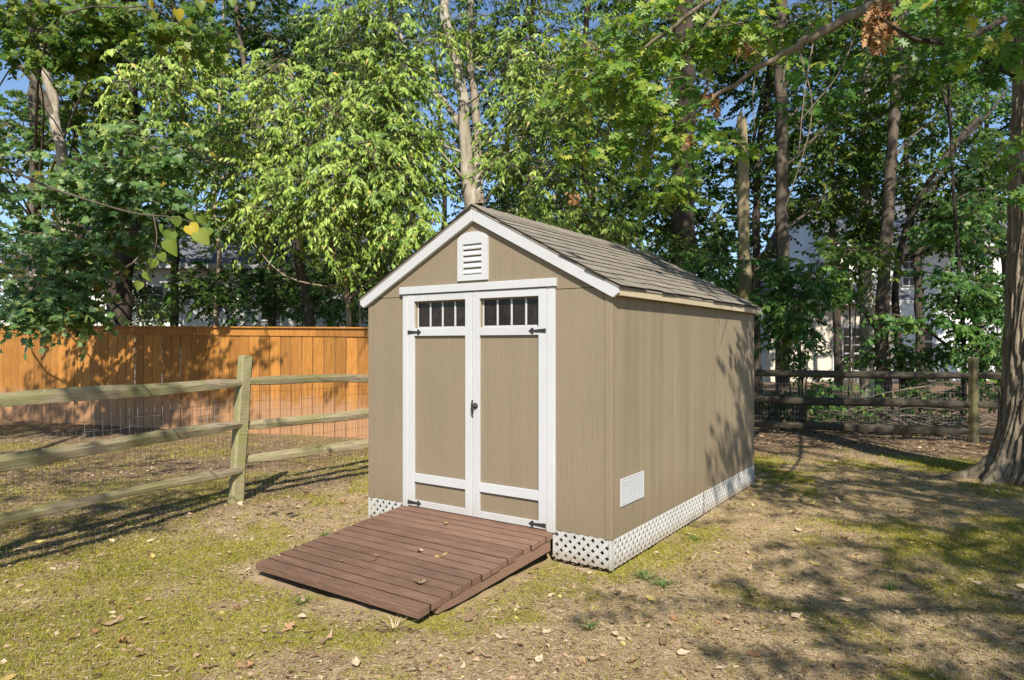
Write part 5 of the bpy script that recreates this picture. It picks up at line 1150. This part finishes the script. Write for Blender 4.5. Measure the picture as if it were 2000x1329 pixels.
# ones with a look of their own
for px, py, kind, s, lab in ((190, 1222, 'light grey-brown', .15, 'large pale curled leaf beside a small one, lower left lawn'), (223, 1252, 'rust orange lobed', .14, 'orange-brown lobed leaf with pointed lobes on lower left moss'), (390, 1303, 'brown lobed', .13, 'curled brown leaf standing up at the bottom edge left'),
        (498, 1295, 'rust orange lobed', .12, 'rusty lobed leaf on moss near the bottom edge'), (32, 1322, 'yellow', .12, 'yellow-green round leaf cut by the bottom left corner'), (228, 1022, 'pale tan', .14, 'big tan leaf beside the green tuft under the fence'),
        (348, 1200, 'pale tan', .075, 'cream leaf lying alone mid lawn left of the ramp'), (1212, 1242, 'pale tan', .085, 'round pale leaf on bare soil below the lattice corner'), (1320, 1213, 'rust orange lobed', .08, 'bright rust leaf on the sunlit lawn right of the ramp'),
        (1603, 1105, 'yellow', .11, 'yellow-green leaf standing upright in the shaded lawn'), (1475, 1160, 'light grey-brown', .09, 'tan leaf in the shadow patch before the side wall'), (1545, 1203, 'pale tan', .13, 'long pale leaf across the shadow edge'), (1365, 1312, 'pale tan', .10, 'large tan leaf at the bottom edge right of the ramp'),
        (1640, 985, 'pale tan', .12, 'pale leaf on the shaded soil between shed and oak'), (1780, 1063, 'yellow', .09, 'small yellow leaf lit on the right lawn')):
    drop_leaf(*gp(px, py), kind, s * .78, lab, None, tilt=.35)
def ramp_pt(px, py):
    """where the view ray meets the ramp's sloping top"""
    for D in np.arange(3.2, 6.5, .004):
        p = W(px, py, D); q = p[:2] - np.array([0.708, 4.83]); ly = q[0] * math.sin(TH) + q[1] * math.cos(TH)
        if -RL - .05 < ly < .02 and p[2] <= zt + (zt - zl) / RL * (ly + .004): return p
    return None
for px, py, kind, s, lab in ((823, 1075, 'pale tan', .085, 'pale greenish leaf on the ramp planks, uppermost of the big three'), (851, 1091, 'yellow', .11, 'long cream leaf on the middle of the ramp'), (827, 1131, 'brown lobed', .13, 'brown spidery lobed leaf low on the ramp'), (741, 1087, 'brown lobed', .05, 'tiny brown leaf on the ramp left of the cream one'),
        (726, 1097, 'dull brown', .045, 'small dark curled leaf on the ramp centre left'), (873, 1024, 'yellow', .06, 'thin yellow leaf on the top planks below the left door'), (838, 995, 'yellow', .05, 'yellow leaf against the left door bottom'), (547, 1088, 'pale tan', .04, 'tiny pale leaf at the low left ramp corner'), (670, 1096, 'pale tan', .04, 'tiny tan leaf on the lower ramp planks')):
    p = ramp_pt(px, py)
    if p is not None: drop_leaf(p[0], p[1], kind, s, lab, None, p[2] + .004, tilt=.08)
n_l = 0
while n_l < 235:
    yy = 3.3 * (9.5 / 3.3) ** rnd.random(); xx = rnd.uniform(-.74, .74) * yy
    if bool(in_shed(np.array(xx), np.array(yy), .06)) or float(Rfence(xx, yy)) > -1.0: continue
    d_ = (xx + 2.77) * -0.86 + (yy - 6.85) * 0.51
    kind = rnd.choices(names, wts)[0]
    if xx < 0 and d_ > -.15: reg = ('beside and beyond the split rail fence', 'along the rail fence')
    elif xx < ramp_c[0] + .3: reg = ('on the mossy lawn left of the ramp', 'on the mossy lawn')
    elif xx < 1.35 and yy < 5.2: reg = ('on the sunny lawn before the ramp and lattice', 'on the sunny lawn')
    else: reg = ('on the dappled lawn right of the shed', 'on the dappled lawn')
    drop_leaf(xx, yy, kind, rnd.uniform(.045, .085), f'{kind} fallen leaf {reg[0]}', f'{kind} leaves {reg[1]}', tilt=.4); n_l += 1

# grass tufts
def tuft(px, py, n, h, label, mat='tuft', spread=.06):
    cx, cy = gp(px, py); t = empty('grass_tuft', (cx, cy, float(gz(cx, cy)))); tag(t, label, 'grass tuft', 'green grass tufts')
    bl = []
    for k in range(n):
        a = rnd.uniform(0, 6.28); r0 = rnd.uniform(0, spread * .4); ln = h * rnd.uniform(.6, 1.2); o_ = np.array([math.cos(a), math.sin(a), 0])
        pts = [o_ * r0, o_ * (r0 + spread * .35) + (0, 0, ln * .6), o_ * (r0 + spread * rnd.uniform(.7, 1.5)) + (0, 0, ln * rnd.uniform(.5, 1))]
        s = np.array([-math.sin(a), math.cos(a), 0]) * .0035
        V_ = np.array([pts[0] - s, pts[0] + s, pts[1] + s * .8, pts[1] - s * .8, pts[2]]); bl.append((V_, np.array([(0, 1, 2), (0, 2, 3), (3, 2, 4)])))
    V_, T_ = merge(bl); o = link('blades', tri_mesh('blades', V_, T_, np.repeat(R.random(n), 5)), M[mat], t); tag(o, kind='stuff')
for a in ((255, 1020, 46, .07, 'pale green grass tuft below the left fence rail', 'tuft', .11), (1262, 1122, 40, .05, 'green weed tuft in front of the lattice corner', 'tuft', .10), (1295, 1135, 36, .05, 'dark green weed tuft right of the lattice corner', 'tuft', .10), (635, 1040, 24, .04, 'small grass tuft left of the ramp top', 'tuft', .06), (1355, 1052, 26, .04, 'bright tuft beside the side lattice', 'tuft', .06), (1150, 1228, 26, .05, 'grass tuft on the bare lawn below the lattice', 'tuft', .06), (590, 1175, 24, .05, 'tuft with leaves at the foot of the ramp', 'tuft', .07), (770, 1225, 36, .05, 'dry tuft below the low ramp edge', 'straw', .10), (1740, 1150, 26, .07, 'upright grass tuft on the dappled lawn', 'tuft', .05)): tuft(*a)

# brush pile behind the back fence
BP = empty('brush_pile', (7.0, 12.4, 0)); tag(BP, 'heap of cut bare branches behind the back rail fence', 'brush pile')
for k in range(70):
    a = rnd.gauss(0, .6) + (math.pi if rnd.random() < .5 else 0); L_ = rnd.uniform(.5, 1.7); c = np.array([rnd.gauss(-.3, .8), rnd.gauss(.1, .3), abs(rnd.gauss(.12, .17)) + .03])
    d_ = np.array([math.cos(a), math.sin(a) * .5, rnd.gauss(0, .22)])
    p = [c - d_ * L_ / 2, c + np.array([rnd.gauss(0, .05), 0, rnd.gauss(.02, .04)]), c + d_ * L_ / 2]; p = [np.array([q[0], q[1], max(q[2], .01)]) for q in p]
    V_, T_ = tube_arr(smooth_path(p, 6), np.linspace(.014, .005, 6) * rnd.uniform(.5, 1.3), 5, .1, k); link('branch', tri_mesh('branch', V_, T_), rnd.choice([M['twig'], M['bark'], M['bark']]), BP, True)
bpx, bpy_ = W(1865, 820, 12.2)[:2]; BP.location = (bpx - .3, bpy_ + .2, 0)
# fallen sticks of the wood floor
for k in range(40):
    yy = rnd.uniform(12.2, 17); xx = rnd.uniform(.28, .72) * yy; a = rnd.uniform(0, 3.14); L_ = rnd.uniform(.4, 1.3)
    z_ = float(gz(xx, yy)); p = [np.array([-math.cos(a) * L_ / 2, -math.sin(a) * L_ / 2, .03]), np.array([.02, .02, .07]), np.array([math.cos(a) * L_ / 2, math.sin(a) * L_ / 2, .05])]
    V_, T_ = tube_arr(smooth_path(p, 6), np.linspace(.013, .005, 6), 5, .1, k); o = link('fallen_stick', tri_mesh('fallen_stick', V_, T_), M['twig'], None, True); o.location = (xx, yy, z_)
    tag(o, 'dry bare stick lying on the leafy wood floor behind the back fence', 'stick', 'sticks on the wood floor')
rebase(LF, (P0[0], P0[1], 0)); rebase(BF, (Q0[0], Q0[1], 0))
